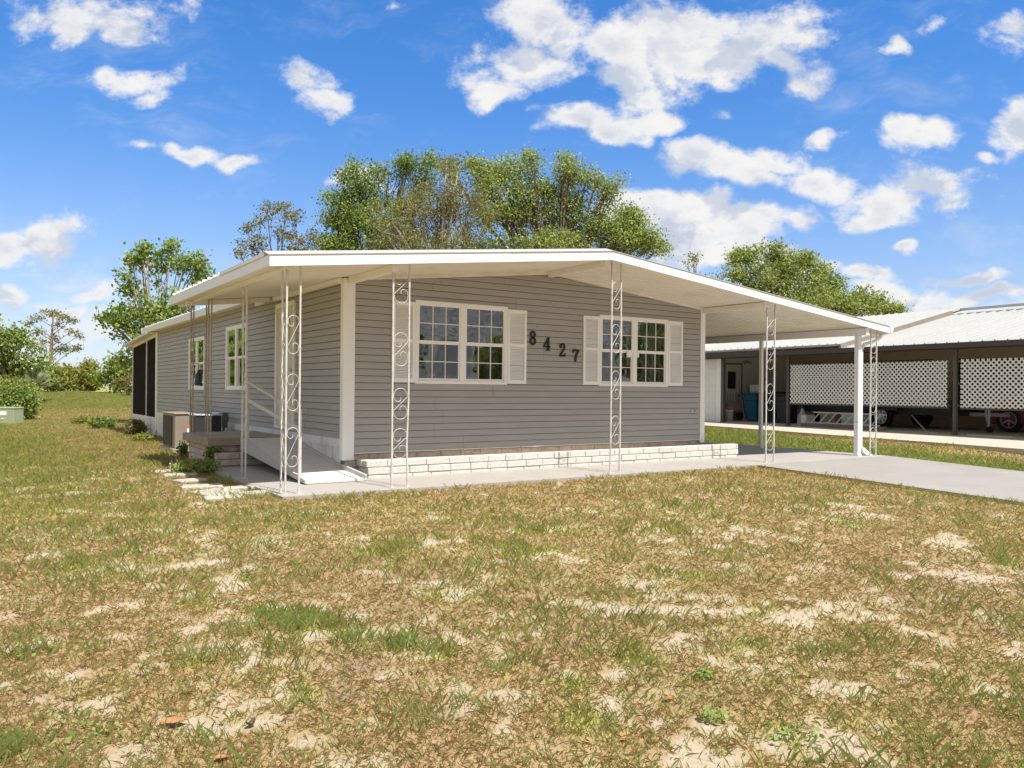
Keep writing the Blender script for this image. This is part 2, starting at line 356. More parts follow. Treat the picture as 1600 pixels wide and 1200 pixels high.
def gpt(px, py):
    hz = .009*(px-800)+608.8; h = 1.45
    for _ in range(12):
        d = F*h/(py-hz); u = (px-800)/F*d; x = CAMX+u*CT+d*ST; y = CAMY-u*ST+d*CT; h = CAMZ-Z(x, y)
    return x, y, d, h
def patches(P, x, y, grow=1.0):
    out = np.zeros_like(x)
    for (px, py, rx, ry) in P:
        X, Y, d, h = gpt(px, py); a = rx*d/F*grow; b = ry*d*d/(F*h)*grow
        dx = x-X; dy = y-Y; m = (np.abs(dx) < 2*(a+b)) & (np.abs(dy) < 2*(a+b))
        if not m.any(): continue
        u = dx[m]*CT-dy[m]*ST; v = dx[m]*ST+dy[m]*CT
        q = 1-np.sqrt((u/a)**2+(v/b)**2)
        out[m] = np.maximum(out[m], q)
    return out
def sst(x, a, b): t = np.clip((x-a)/(b-a), 0, 1); return t*t*(3-2*t)
def masks(x, y):
    n = fbm(x*1.6, y*1.6, 6, .62); n2 = fbm(x*.45+9, y*.45+3, 4); n3 = fbm(x*3.1+50, y*3.1+7, 5, .6); n4 = fbm(x*9+5, y*9+70, 4, .6)
    sand = np.maximum(patches(SANDP, x, y, 1.22)*1.2+(n3-.5)*2.0+(n4-.5)*2.4, (n-.70)*2.6+(n3-.5)*1.4)
    lawn_d = (x-CAMX)*ST+(y-CAMY)*CT
    sand = sst(sand, .14, .70)*sst(-lawn_d, -14.5, -11)
    green = np.clip(patches(GREENP, x, y, 1.2)*1.5, 0, 1)
    side = sst(-x, 1.6, 5)*.55*sst(lawn_d, 5, 9)                       # greener left yard
    right = sst(x, 9.8, 10.9)*sst(y, -6, -1)                           # strip between drive and neighbour
    rd = x-(13.55+.20*y)                                               # distance to the neighbour's driveway edge (negative)
    rstrip = sst(x, 9.6, 10.4)*(sst(-rd, .7, 1.7)*1.1+.12)*(y > -9)
    far = sst(lawn_d, 44, 50)
    band = np.exp(-((lawn_d-42)/5.0)**2)
    green = np.clip(green*.9+(n2-.47)*.8+(n3-.5)*.9+(n4-.5)*.6+side*1.5+rstrip+far*1.0-band*.35+.10, 0, 1)
    dead = np.clip(patches(DEADP, x, y, 1.3)+(fbm(x*1.1+40, y*1.1+80, 4)-.55)*1.6, 0, 1)*sst(-lawn_d, -16, -11)
    sand = np.maximum(sand, 0)*(1-np.clip(rstrip, 0, 1))
    return sand, green, dead, np.clip(rstrip, 0, 1)

# ------------------------------------------------------------------ ground sheet
def axis_pts(a, b, c, d, fine, steps):
    lo = [a]; 
    mid = list(np.arange(b, c, fine))
    left = list(b-np.geomspace(fine, b-a, steps))[::-1]; right = list(c+np.geomspace(fine, d-c, steps))
    return np.array(sorted(set([round(v, 4) for v in left+mid+right])))
gx = axis_pts(-420, -9.5, 13.0, 520, .09, 55); gy = axis_pts(-200, -9.6, 2.5, 620, .09, 60)
GX, GY = np.meshgrid(gx, gy); gz = zg(GX, GY)
nz_ = (fbm(GX*.9, GY*.9, 4)-.5)*.05+(fbm(GX*5, GY*5, 3)-.5)*.018
keep = ((GX > -1.9) & (GX < 11.6) & (GY > -2.1) & (GY < 12)) | ((GX > 13.4) & (GY > -9.5) & (GY < 13) & (GX < 30))
nz_ = np.where(keep, -.012, nz_); 
drv = (GX > 5) & (GX < 11.6) & (GY < -1.9) & (GY > -30); nz_ = np.where(drv, np.minimum(nz_, -.02), nz_)
gz = gz+nz_*np.clip(1.5-np.abs(GY)/60, 0, 1)
verts = np.stack([GX.ravel(), GY.ravel(), gz.ravel()], 1)
nx, ny = len(gx), len(gy); idx = np.arange(nx*ny).reshape(ny, nx)
faces = np.stack([idx[:-1, :-1].ravel(), idx[:-1, 1:].ravel(), idx[1:, 1:].ravel(), idx[1:, :-1].ravel()], 1)
me = bpy.data.meshes.new('ground'); me.from_pydata(verts.tolist(), [], faces.tolist()); me.update()
sa, gr, de, rs = masks(GX.ravel(), GY.ravel())
ca = me.color_attributes.new('mask', 'FLOAT_COLOR', 'POINT')
ca.data.foreach_set('color', np.stack([sa, gr, de, rs], 1).astype(np.float32).ravel())
for p in me.polygons: p.use_smooth = True
ground = bpy.data.objects.new('ground', me); S.collection.objects.link(ground); ground['kind'] = 'structure'
def ground_mat():
    m, t, p = new_mat('lawn'); ln = t.links.new
    a = t.nodes.new('ShaderNodeAttribute'); a.attribute_name = 'mask'; sp = t.nodes.new('ShaderNodeSeparateColor'); ln(a.outputs['Color'], sp.inputs[0])
    g = t.nodes.new('ShaderNodeNewGeometry').outputs['Position']
    def noi(s, d=8, r=.7):
        n = t.nodes.new('ShaderNodeTexNoise'); ln(g, n.inputs['Vector']); n.inputs['Scale'].default_value = s; n.inputs['Detail'].default_value = d; n.inputs['Roughness'].default_value = r; return n.outputs[0]
    def mr(x, a_, b_, c=0, d=1):
        n = t.nodes.new('ShaderNodeMapRange'); ln(x, n.inputs[0]); n.inputs[1].default_value = a_; n.inputs[2].default_value = b_; n.inputs[3].default_value = c; n.inputs[4].default_value = d; return n.outputs[0]
    def mx(f, a_, b_, bt='MIX'):
        n = t.nodes.new('ShaderNodeMix'); n.data_type = 'RGBA'; n.blend_type = bt
        for i, v in ((0, f), (6, a_), (7, b_)):
            if isinstance(v, (int, float)): n.inputs[i].default_value = v
            elif isinstance(v, tuple): n.inputs[i].default_value = v+(1,)
            else: ln(v, n.inputs[i])
        return n.outputs[2]
    n1 = noi(28); n2 = noi(90, 6); n3 = noi(6)
    thatch = mx(mr(n1, .35, .65), (.30, .195, .10), (.47, .33, .18))
    thatch = mx(mr(n2, .40, .66, 0, .6), thatch, (.13, .085, .05))
    deadc = mx(mr(n2, .4, .6), (.17, .11, .085), (.33, .24, .175))
    grc = mx(mr(n1, .3, .7), (.24, .22, .04), (.40, .37, .09))
    c = mx(sp.outputs[2], thatch, deadc)
    gm = t.nodes.new('ShaderNodeMath'); gm.operation = 'MULTIPLY'; ln(sp.outputs[1], gm.inputs[0]); ln(mr(n3, .30, .6, .45, 1), gm.inputs[1])
    c = mx(gm.outputs[0], c, grc)
    sandc = mx(mr(n3, .35, .65), (.38, .315, .225), (.46, .39, .29)); sandc = mx(mr(n2, .5, .75, 0, .35), sandc, (.24, .175, .12))
    sm = t.nodes.new('ShaderNodeMath'); sm.operation = 'MULTIPLY'; ln(sp.outputs[0], sm.inputs[0]); ln(mr(n1, .28, .5, .35, 1), sm.inputs[1])
    c = mx(sm.outputs[0], c, sandc)
    ln(c, p.inputs['Base Color']); p.inputs['Roughness'].default_value = .95; p.inputs['Specular IOR Level'].default_value = .1
    b = t.nodes.new('ShaderNodeBump'); b.inputs['Strength'].default_value = .6; b.inputs['Distance'].default_value = .02; ln(n1, b.inputs['Height']); ln(b.outputs[0], p.inputs['Normal'])
    return m
me.materials.append(ground_mat())

# ------------------------------------------------------------------ concrete: walk, carport slab, driveway
def flat(poly, z, th, name, m, kind='structure', zf=None):
    mb = MB(); n = len(poly)
    top = [(x, y, (zf(x, y) if zf else 0)+z) for x, y in poly]
    mb.v = top+[(x, y, q-th) for x, y, q in top]
    mb.f = [tuple(range(n)), tuple(range(2*n-1, n-1, -1))]+[(i, (i+1) % n, (i+1) % n+n, i+n) for i in range(n)]
    return mb.build(name, m, None, kind=kind)
flat([(-1.42, -1.66), (6.9, -1.72), (6.9, -.02), (.02, -.02), (.02, 2.6), (-1.38, 2.6)], -.015, .12, 'patio', M['concrete'])
flat([(6.9, -1.72), (10.95, -1.72), (10.95, 9.5), (7.36, 9.5), (7.36, -.02), (6.9, -.02)], -.015, .12, 'carport_slab', M['concrete'])
dv = MB()
ys = [-1.724, -4, -7, -11, -16, -30]
for a, b in zip(ys[:-1], ys[1:]):
    xl = lambda y: 6.9-.05*(-1.72-y)-.0; xr = lambda y: 10.95-.12*min(-1.72-y, 4)-.02*max(-5.7-y, 0)
    zz = lambda y: -.024*max(-1.75-y, 0) if y > -14 else -.294
    dv.hexa([(xl(b), b, zz(b)-.14), (xr(b), b, zz(b)-.14), (xr(a), a, zz(a)-.14), (xl(a), a, zz(a)-.14), (xl(b), b, zz(b)-.017), (xr(b), b, zz(b)-.017), (xr(a), a, zz(a)-.017), (xl(a), a, zz(a)-.017)])
dv.build('driveway', M['drive'], None, kind='structure')

# ------------------------------------------------------------------ the manufactured home
HX, HY = 7.3, 14.0
zbot = lambda x: 3.255-.111*(3.65-x) if x < 3.65 else 3.255-.103*(x-3.65)
RT = .14
home = thing('manufactured_home', 'grey sided single storey home with white trim, low gable roof and attached carport', 'house', (0, 0, 0))
def course_segments(a, b, z0, z1, holes):
    segs = [(a, b)]
    for (h0, h1, g0, g1) in holes:
        if z1 <= g0+.001 or z0 >= g1-.001: continue
        out = []
        for p, q in segs:
            if h1 <= p or h0 >= q: out.append((p, q)); continue
            if h0 > p: out.append((p, h0))
            if h1 < q: out.append((h1, q))
        segs = out
    return segs
FW = [(1.109, 2.778, 1.335, 2.597), (4.719, 6.395, 1.335, 2.590)]      # front windows: x0 x1 z0 z1
SW = [(4.86, 6.357, 1.20, 2.50), (8.24, 9.80, 1.19, 2.42)]              # side windows: y0 y1 z0 z1
cs = .1016
def lap(mb, P, a, b, z0, z1, base=None, full=None):
    """one clapboard course: leans out to the bottom edge, a 9 mm slot added under it for a dark shadow line runs back to the wall"""
    base = z0 if base is None else base; full = cs if full is None else full
    out = lambda z: .020-.015*(z-base)/full
    zt = min(z1, base+full-.0075)
    if zt-z0 < .004: return
    pts = [(-.03, z0), (out(z0), z0), (out(zt), zt), (-.03, zt)]
    k = len(mb.v); mb.v += [P(t, o, z) for t in (a, b) for o, z in pts]
    mb.f += [(k, k+1, k+2, k+3), (k+4, k+5, k+6, k+7)]+[(k+i, k+(i+1) % 4, k+4+(i+1) % 4, k+4+i) for i in range(4)]
def clad(mb, P, a, b, z0, z1, holes):
    # panels overlap every few metres; each joint stands a little proud
    r_ = random.Random(int(round((z0-.325)/cs))//2*7+int(b)); js = [a]; t_ = a+r_.uniform(1.2, 3.6)
    while t_ < b-.4: js.append(t_); t_ += 3.66
    js.append(b)
    if len(js) > 2:
        for i_, (p_, q_) in enumerate(zip(js[:-1], js[1:])):
            off = .0028*(i_ % 2); clad1(mb, (lambda t, o, z, off=off: P(t, o+(off if o > 0 else 0), z)), p_+(.0015 if i_ else 0), q_, z0, z1, holes)
        return
    clad1(mb, P, a, b, z0, z1, holes)
def clad1(mb, P, a, b, z0, z1, holes):
    zs = sorted({z0, z1, *[g for h in holes for g in (h[2], h[3]) if z0 < g < z1]})
    for u, v in zip(zs[:-1], zs[1:]):
        for p, q in course_segments(a, b, u, v, holes): lap(mb, P, p, q, u, v, z0, cs)
mb = MB(); k = 0
while True:
    z0 = .325+k*cs; z1 = z0+cs; k += 1
    if z0 > 3.25: break
    xa, xb = 0.0, HX
    if z0 > zbot(0): xa = 3.65-(3.255-z0)/.111
    if z0 > zbot(HX): xb = 3.65+(3.255-z0)/.103
    if xb-xa < .1: break
    clad(mb, lambda t, o, z: (t, -o, z), xa, xb, z0, min(z1, 3.30), [(h0+.02, h1-.02, g0+.02, g1-.02) for h0, h1, g0, g1 in FW])
mb.build('front_siding', M['siding'], home)
mb = MB(); k = 0
while .528+k*cs < 2.86:
    z0 = .528+k*cs; k += 1
    clad(mb, lambda t, o, z: (-o, t, z), 0.0, HY, z0, min(z0+cs, 2.87), [(h0+.02, h1-.02, g0+.02, g1-.02) for h0, h1, g0, g1 in SW]+[(2.10, 3.02, .58, 2.66)])
mb.build('side_siding', M['siding'], home)
# wall core behind the siding, far walls
def wall_with_holes(P, a, b, z0, z1, holes, thick):
    mb = MB(); cuts = sorted({a, b, *[h[0] for h in holes], *[h[1] for h in holes]})
    for p, q in zip(cuts[:-1], cuts[1:]):
        zs = [(z0, z1)]
        for (h0, h1, g0, g1) in holes:
            if h0 <= p+1e-6 and h1 >= q-1e-6:
                zs = [s for (u, v) in zs for s in ((u, min(v, g0)), (max(u, g1), v)) if s[1]-s[0] > 1e-4]
        for u, v in zs:
            pts = [P(p, 0, u), P(q, 0, u), P(q, thick, u), P(p, thick, u), P(p, 0, v), P(q, 0, v), P(q, thick, v), P(p, thick, v)]
            mb.hexa(pts)
    return mb
FWi = [(a+.05, b-.05, c+.05, d-.05) for a, b, c, d in FW]; SWi = [(a+.05, b-.05, c+.05, d-.05) for a, b, c, d in SW]
wc = wall_with_holes(lambda t, o, z: (t, o+.012, z), .014, HX-.014, .3, 2.80, FWi, .11)
w2 = wall_with_holes(lambda t, o, z: (o+.012, t, z), .135, HY, .3, 2.80, SWi+[(2.12, 3.0, .5, 2.64)], .12)
for q in (w2,):
    b0 = len(wc.v); wc.v += q.v; wc.f += [tuple(i+b0 for i in f) for f in q.f]
wc.box(HX-.12, HX-.002, .13, HY, .3, 2.78); wc.box(.13, HX-.13, HY-.12, HY-.002, .3, 2.78)
wc.v += [(.01, .02, 2.80), (HX-.01, .02, 2.80), (3.65, .02, 3.25)]; nn = len(wc.v); wc.f.append((nn-3, nn-2, nn-1))
wc.v += [(.01, HY-.02, 2.80), (HX-.01, HY-.02, 2.80), (3.65, HY-.02, 3.25)]; nn = len(wc.v); wc.f.append((nn-3, nn-2, nn-1))
wc.build('wall_core', M['sheath_shade'], home)
MB().box(.13, HX-.13, .13, HY-.13, .28, .34).build('interior_floor', M['wood'], home)
ip = MB(); ip.box(.13, HX-.13, 3.4, 3.5, .35, 2.8); ip.box(3.6, 3.7, .14, 3.39, .35, 2.8); ip.box(.13, 3.5, 7.0, 7.1, .35, 2.78); ip.box(.14, HX-.14, .14, HY-.14, 2.79, 2.83); ip.build('interior_wall', M['curtain'], home)
# corner trims
def trim(name, boxes, m=M['white']):
    mb = MB()
    for b in boxes: mb.box(*b)
    return mb.build(name, m, home, bevel=.004)
trim('corner_trim', [(-.035, .145, -.032, 0, .22, 2.83), (-.036, -.002, .002, .075, .22, 2.83)])
trim('corner_trim', [(HX-.02, HX+.10, -.034, 0, .262, 2.87), (HX+.02, HX+.06, .002, .10, .262, 2.87)])
trim('corner_trim', [(-.04, 0, HY-.12, HY+.05, .0, 2.80)])
MB().box(.15, HX-.03, -.03, -.018, .312, .324).build('starter_strip', M['white'], home)
# side skirting: plain band, ribbed panel below
sk = MB(); sk.box(-.028, -.002, .10, HY-.13, .40, .526)
y = .10
while y < HY-.3: sk.box(-.012, .0, y, y+.285, -.15, .398); y += .30
sk.build('skirting', M['skirt'], home)
# block base of the front wall, recessed
def blocks(mb, x0, x1, yf, yb, z0, rows, hgt, ln, jitter=.004, axis='x', gap=.008, mortar=None, seed=3, half=True):
    r = random.Random(seed)
    for i in range(rows):
        t = x0-(ln*.5 if (i % 2 and half) else 0)
        while t < x1-.01:
            w = ln*(1+r.uniform(-.12, .12)); a = max(t, x0); b = min(t+w, x1)
            if b-a > .04:
                o = r.uniform(-jitter, jitter); zz0 = z0+i*hgt+gap/2; zz1 = z0+(i+1)*hgt-gap/2
                if axis == 'x': mb.box(a+gap/2, b-gap/2, yf+o, yb, zz0, zz1)
                else: mb.box(yf+o, yb, a+gap/2, b-gap/2, zz0, zz1)
            t += w
mb = MB(); blocks(mb, .02, HX-.04, .02, .12, .005, 3, .104, .40, seed=5); mb.build('block_base', M['blocktan'], home, bevel=.006)
MB().box(.01, HX-.05, .028, .128, -.02, .318).build('mortar', M['mortar'], home)
# windows
def window(P, a, b, z0, z1, grid, name='window', mull=.5, curtain=None, label=None):
    """P(t,o,z): t along the wall, o outward"""
    def bx(mb, t0, t1, o0, o1, u, v): 
        mb.hexa([P(t0, o0, u), P(t1, o0, u), P(t1, o1, u), P(t0, o1, u), P(t0, o0, v), P(t1, o0, v), P(t1, o1, v), P(t0, o1, v)])
    fr = MB(); fw = .055
    bx(fr, a, a+fw, -.02, .042, z0, z1); bx(fr, b-fw, b, -.02, .042, z0, z1)
    bx(fr, a+fw, b-fw, -.02, .042, z0, z0+fw*.8); bx(fr, a+fw, b-fw, -.02, .042, z1-fw, z1)
    mid = (a+b)/2; bx(fr, mid-.05, mid+.05, -.02, .038, z0+fw*.8, z1-fw)
    w = fr.build(name, M['white'], home, bevel=.003)
    if label: w['label'] = label
    zm = (z0+z1)/2+.01
    for (t0, t1) in ((a+fw, mid-.05), (mid+.05, b-fw)):
        s = MB(); i = .022
        # upper sash in front, lower sash set back
        for (u, v, oo) in ((zm-.012, z1-fw, .020), (z0+fw*.8, zm-.012, .006)):
            bx(s, t0, t0+i, oo-.014, oo+.01, u, v); bx(s, t1-i, t1, oo-.014, oo+.01, u, v)
            bx(s, t0+i, t1-i, oo-.014, oo+.01, u, u+(.03 if oo > .01 else .04)); bx(s, t0+i, t1-i, oo-.014, oo+.01, v-i, v)
            if grid:
                gw = .012
                for q in (1, 2):
                    tt = t0+i+(t1-t0-2*i)*q/3; bx(s, tt-gw/2, tt+gw/2, oo-.008, oo+.004, u+.03, v-i)
                zz = (u+.03+v-i)/2; bx(s, t0+i, t1-i, oo-.007, oo+.003, zz-gw/2, zz+gw/2)
        sub(s, 'sash', M['white'], w)
        g = MB()
        for (u, v, oo) in ((zm-.012, z1-fw, .016), (z0+fw*.8, zm-.012, 0.0)):
            k0 = len(g.v); g.v += [P(t0+.004, oo, u+.004), P(t1-.004, oo, u+.004), P(t1-.004, oo, v-.004), P(t0+.004, oo, v-.004)]; g.f.append((k0, k0+1, k0+2, k0+3))
        sub(g, 'pane', M['glass'], w)
    return w
PF = lambda t, o, z: (t, -o, z)
PS = lambda t, o, z: (-o, t, z)
w1 = window(PF, *FW[0], True, label='left white double window with small panes, seen beside the number 8')
w2_ = window(PF, *FW[1], True, label='right white double window with small panes and grey curtains behind')
w3_ = window(PS, *SW[0], False, label='tall white side window nearest the entry door')
w4_ = window(PS, *SW[1], False, label='side window behind the deck posts')
def drape(x0, x1, yy, z0, z1, parent, m=M['curtain'], amp=.03, per=.09):
    mb = MB(); n = int((x1-x0)/.012); 
    for i in range(n+1):
        x = x0+(x1-x0)*i/n; o = amp*math.sin(x/per*2*math.pi)+.01*math.sin(x*40)
        mb.v += [(x, yy+o, z0), (x, yy+o, z1)]
    mb.f = [(2*i, 2*i+2, 2*i+3, 2*i+1) for i in range(n)]
    return sub(mb, 'curtain', m, parent)
drape(5.62, 5.90, .28, 1.30, 2.62, w2_); drape(6.02, 6.42, .30, 1.30, 2.62, w2_); drape(2.55, 2.78, .28, 1.3, 2.62, w1); drape(4.70, 4.98, .28, 1.3, 2.6, w2_)
pp = MB(); pp.box(5.36, 5.50, -.036, -.034, 1.86, 1.97); sub(pp, 'paper_sticker', M['paper'], w2_)
pp = MB(); pp.box(5.61, 5.66, -.036, -.034, 1.86, 1.99); sub(pp, 'paper_sticker', M['paper'], w2_)
# shutters with louvres
def shutter(x0, x1, z0, z1, label):
    mb = MB(); f = .045
    mb.box(x0, x0+f, -.045, -.019, z0, z1); mb.box(x1-f, x1, -.045, -.019, z0, z1)
    mb.box(x0+f, x1-f, -.045, -.019, z0, z0+.06); mb.box(x0+f, x1-f, -.045, -.019, z1-.06, z1); zm = z0+(z1-z0)*.52; mb.box(x0+f, x1-f, -.045, -.019, zm-.025, zm+.025)
    o = mb.build('shutter', M['white'], home, label=label)
    s = MB(); z = z0+.062
    while z < z1-.075:
        if not (zm-.04 < z < zm+.022):
            s.hexa([(x0+f, -.040, z), (x1-f, -.040, z), (x1-f, -.022, z+.012), (x0+f, -.022, z+.012), (x0+f, -.040, z+.006), (x1-f, -.040, z+.006), (x1-f, -.022, z+.018), (x0+f, -.022, z+.018)])
        z += .024
    s.box(x0+f, x1-f, -.0215, -.019, z0+.06, z1-.06)
    sub(s, 'louvre', M['white'], o)
shutter(.733, 1.106, 1.352, 2.559, 'shutter left of the left window, behind the scroll post')
shutter(2.781, 3.152, 1.352, 2.559, 'shutter between the left window and the number 8')
shutter(4.358, 4.716, 1.354, 2.554, 'shutter beside the number 7')
shutter(6.398, 6.775, 1.356, 2.572, 'rightmost shutter')
# house numbers: serif numerals built as beveled text solids converted to meshes
def numeral(ch, x, z):
    # slab-serif strokes drawn as thick tapered polylines in the wall plane
    H = .215; strokes = []
    def arc(cx_, cz_, rx, rz, a0, a1, n=14): return [(cx_+rx*math.cos(R(a0+(a1-a0)*i/n)), cz_+rz*math.sin(R(a0+(a1-a0)*i/n))) for i in range(n+1)]
    if ch == '8': strokes = [(arc(0, .052, .038, .046, 90, 450), .024), (arc(0, -.050, .044, .050, 90, 450), .027)]
    if ch == '4': strokes = [([(.028, -.095), (.028, .10)], .030), ([(.026, .10), (-.058, -.038)], .016), ([(-.062, -.044), (.064, -.044)], .019), ([(-.006, -.098), (.062, -.098)], .016)]
    if ch == '2': strokes = [(arc(0, .050, .042, .046, 165, -35), .025), ([(.036, .020), (-.044, -.080)], .024), ([(-.052, -.090), (.050, -.090)], .026), ([(.050, -.100), (.054, -.052)], .012), (arc(-.034, .050, .010, .012, 0, 360, 8), .016)]
    if ch == '7': strokes = [([(-.052, .088), (.056, .088)], .028), ([(-.050, .098), (-.052, .045)], .013), ([(.052, .082), (.006, .0), (-.010, -.10)], .030)]
    mb = MB()
    for pts, w in strokes:
        w *= 1.22; pts = [(p_*1.08, r_*1.06) for p_, r_ in pts]
        for i in range(len(pts)-1):
            a, b = pts[i], pts[i+1]; dx, dz = b[0]-a[0], b[1]-a[1]; l = math.hypot(dx, dz) or 1; ux, uz = dx/l, dz/l; e = w*.15 if len(pts) > 3 else w*.05
            nx_, nz_2 = -uz*w/2, ux*w/2; a = (a[0]-ux*e, a[1]-uz*e); b = (b[0]+ux*e, b[1]+uz*e); oo = .002*(i % 2)
            q = [(a[0]-nx_, a[1]-nz_2), (b[0]-nx_, b[1]-nz_2), (b[0]+nx_, b[1]+nz_2), (a[0]+nx_, a[1]+nz_2)]
            mb.hexa([(x+p_, -.021, z+r_) for p_, r_ in q]+[(x+p_, -.040-oo, z+r_) for p_, r_ in q])
    mb.build('house_number', M['black'], home, label='black numeral %s' % ch)
numeral('8', 3.285, 2.118); numeral('4', 3.575, 2.028); numeral('2', 3.905, 1.938); numeral('7', 4.195, 1.850)
# hose bib / outlet at right end
mb = MB(); mb.box(7.02, 7.09, -.04, -.018, .835, .905); mb.tube([(7.13, -.018, .87), (7.13, -.06, .87), (7.13, -.075, .845)], .012, 8); mb.box(7.10, 7.16, -.055, -.045, .885, .895)
mb.build('wall_outlet', M['greyplastic'], home)
# entry door
mb = MB(); mb.box(-.045, .02, 2.06, 2.13, .56, 2.70); mb.box(-.045, .02, 2.99, 3.06, .56, 2.70); mb.box(-.045, .02, 2.13, 2.99, 2.62, 2.70); mb.box(-.05, .02, 2.13, 2.99, .56, .60)
dr_ = mb.build('door_frame', M['white'], home)
mb = MB(); mb.box(-.012, .028, 2.135, 2.985, .602, 2.618)
for (a, b, c, d) in ((2.22, 2.50, .75, 1.45), (2.62, 2.90, .75, 1.45)): mb.box(-.018, -.012, a, b, c, d)
dd = mb.build('entry_door', M['door'], home, label='off-white entry door with an oval leaded light', bevel=.004)
mb = MB(); n = 24
ov = [(-.020, 2.56+.19*math.cos(2*math.pi*i/n), 2.22+.30*math.sin(2*math.pi*i/n)) for i in range(n)]; mb.v = ov; mb.f = [tuple(range(n))]
ggm = mat('leaded_glass', (.42, .52, .60), .15, .5, 14); sub(mb, 'oval_glass', ggm, dd)
mb = MB(); mb.tube([(-.022, 2.56+.20*math.cos(2*math.pi*i/n), 2.22+.31*math.sin(2*math.pi*i/n)) for i in range(n+1)], .014, 6, False); sub(mb, 'oval_frame', M['door'], dd)
mb = MB(); mb.lathe([(0, -.05), (.028, -.045), (.03, -.02), (.012, 0), (.012, .02)], (-.02, 2.22, 1.55), 'x', 12); sub(mb, 'door_knob', M['alu'], dd)
# roof deck (three butting pieces), fascia, soffit beams, ribs
def roof_piece(mb, x0, x1, y0, y1):
    xs = [x0]+([3.65] if x0 < 3.65 < x1 else [])+[x1]
    for a, b in zip(xs[:-1], xs[1:]):
        mb.hexa([(a, y0, zbot(a)), (b, y0, zbot(b)), (b, y1, zbot(b)), (a, y1, zbot(a)), (a, y0, zbot(a)+RT), (b, y0, zbot(b)+RT), (b, y1, zbot(b)+RT), (a, y1, zbot(a)+RT)])
rf = MB(); roof_piece(rf, -1.55, 11.08, -1.58, 4.10); roof_piece(rf, -.24, 11.08, 4.10, 9.0); roof_piece(rf, -.24, 7.55, 9.0, 14.9)
roof = rf.build('roof', M['soffit'], home)
tp = MB()
for (x0, x1, y0, y1) in ((-1.56, 3.65, -1.50, 4.10), (3.65, 11.08, -1.50, 9.0), (-.25, 3.65, 4.101, 14.9), (3.65, 7.55, 9.001, 14.9)):
    zt = lambda x: zbot(x)+RT+.003
    tp.hexa([(x0, y0, zt(x0)), (x1, y0, zt(x1)), (x1, y1, zt(x1)), (x0, y1, zt(x0)), (x0, y0, zt(x0)+.012), (x1, y0, zt(x1)+.012), (x1, y1, zt(x1)+.012), (x0, y1, zt(x0)+.012)])
y = .75
while y < 4.1:
    tp.hexa([(-1.575, y-.02, zbot(-1.575)+RT+.016), (3.6, y-.02, zbot(3.6)+RT+.016), (3.6, y+.02, zbot(3.6)+RT+.016), (-1.575, y+.02, zbot(-1.575)+RT+.016),
             (-1.575, y-.010, zbot(-1.575)+RT+.045), (3.6, y-.010, zbot(3.6)+RT+.045), (3.6, y+.010, zbot(3.6)+RT+.045), (-1.575, y+.010, zbot(-1.575)+RT+.045)]); y += .31
y = 4.3
while y < 14.8:
    tp.hexa([(-.25, y-.02, zbot(-.25)+RT+.016), (3.6, y-.02, zbot(3.6)+RT+.016), (3.6, y+.02, zbot(3.6)+RT+.016), (-.25, y+.02, zbot(-.25)+RT+.016),
             (-.25, y-.010, zbot(-.25)+RT+.04), (3.6, y-.010, zbot(3.6)+RT+.04), (3.6, y+.010, zbot(3.6)+RT+.04), (-.25, y+.010, zbot(-.25)+RT+.04)]); y += .31
sub(tp, 'roof_sheet', M['roofwhite'], roof)
# soffit pan seams
sm_ = MB()
for (x0, x1, y0, y1) in ((-1.50, -.06, -1.5, 4.0), (0.05, 3.6, -1.54, -.03), (3.70, 7.25, -1.54, -.03), (7.42, 11.0, -1.5, 8.9)):
    y = y0+.12
    if x1-x0 > 0:
        while y < y1:
            sm_.hexa([(x0, y, zbot(x0)-.006), (x1, y, zbot(x1)-.006), (x1, y+.012, zbot(x1)-.006), (x0, y+.012, zbot(x0)-.006), (x0, y, zbot(x0)+.002), (x1, y, zbot(x1)+.002), (x1, y+.012, zbot(x1)+.002), (x0, y+.012, zbot(x0)+.002)]); y += .15
sub(sm_, 'soffit_seam', M['soffit'], roof)
def slope_board(mb, x0, x1, y0, y1, d0, d1, m=None):
    xs = [x0]+([3.65] if x0 < 3.65 < x1 else [])+[x1]
    for a, b in zip(xs[:-1], xs[1:]):
        mb.hexa([(a, y0, zbot(a)+d0), (b, y0, zbot(b)+d0), (b, y1, zbot(b)+d0), (a, y1, zbot(a)+d0), (a, y0, zbot(a)+d1), (b, y0, zbot(b)+d1), (b, y1, zbot(b)+d1), (a, y1, zbot(a)+d1)])
fa = MB()
for a_, b_ in ((-1.58, 1.795), (1.80, 3.65), (3.65, 6.995), (7.0, 11.10)): slope_board(fa, a_, b_, -1.605+(.002 if a_ in (1.80, 7.0) else 0), -1.582, -.012, .118)
fo = fa.build('fascia', M['fascia'], home, label='long white front fascia board')
cp = MB()
xs = [-1.60, 3.65, 11.10]
for a, b in zip(xs[:-1], xs[1:]):
    za, zb = zbot(a), zbot(b)
    cp.hexa([(a, -1.615, za+.119), (b, -1.615, zb+.119), (b, -1.44, zb+.158), (a, -1.44, za+.158), (a, -1.615, za+.128), (b, -1.615, zb+.128), (b, -1.44, zb+.185), (a, -1.44, za+.185)])
sub(cp, 'drip_cap', M['fasciacap'], fo)
fa = MB(); z0 = zbot(-1.55)
fa.box(-1.585, -1.553, -1.58, 4.10, z0-.008, z0+.118)
fa.hexa([(-1.60, -1.44, z0+.119), (-1.42, -1.44, z0+.15), (-1.42, .60, z0+.15), (-1.60, .60, z0+.119), (-1.60, -1.44, z0+.165), (-1.42, -1.44, z0+.19), (-1.42, .60, z0+.19), (-1.60, .60, z0+.165)])
fa.build('fascia', M['fascia'], home, label='side fascia of the entry roof')
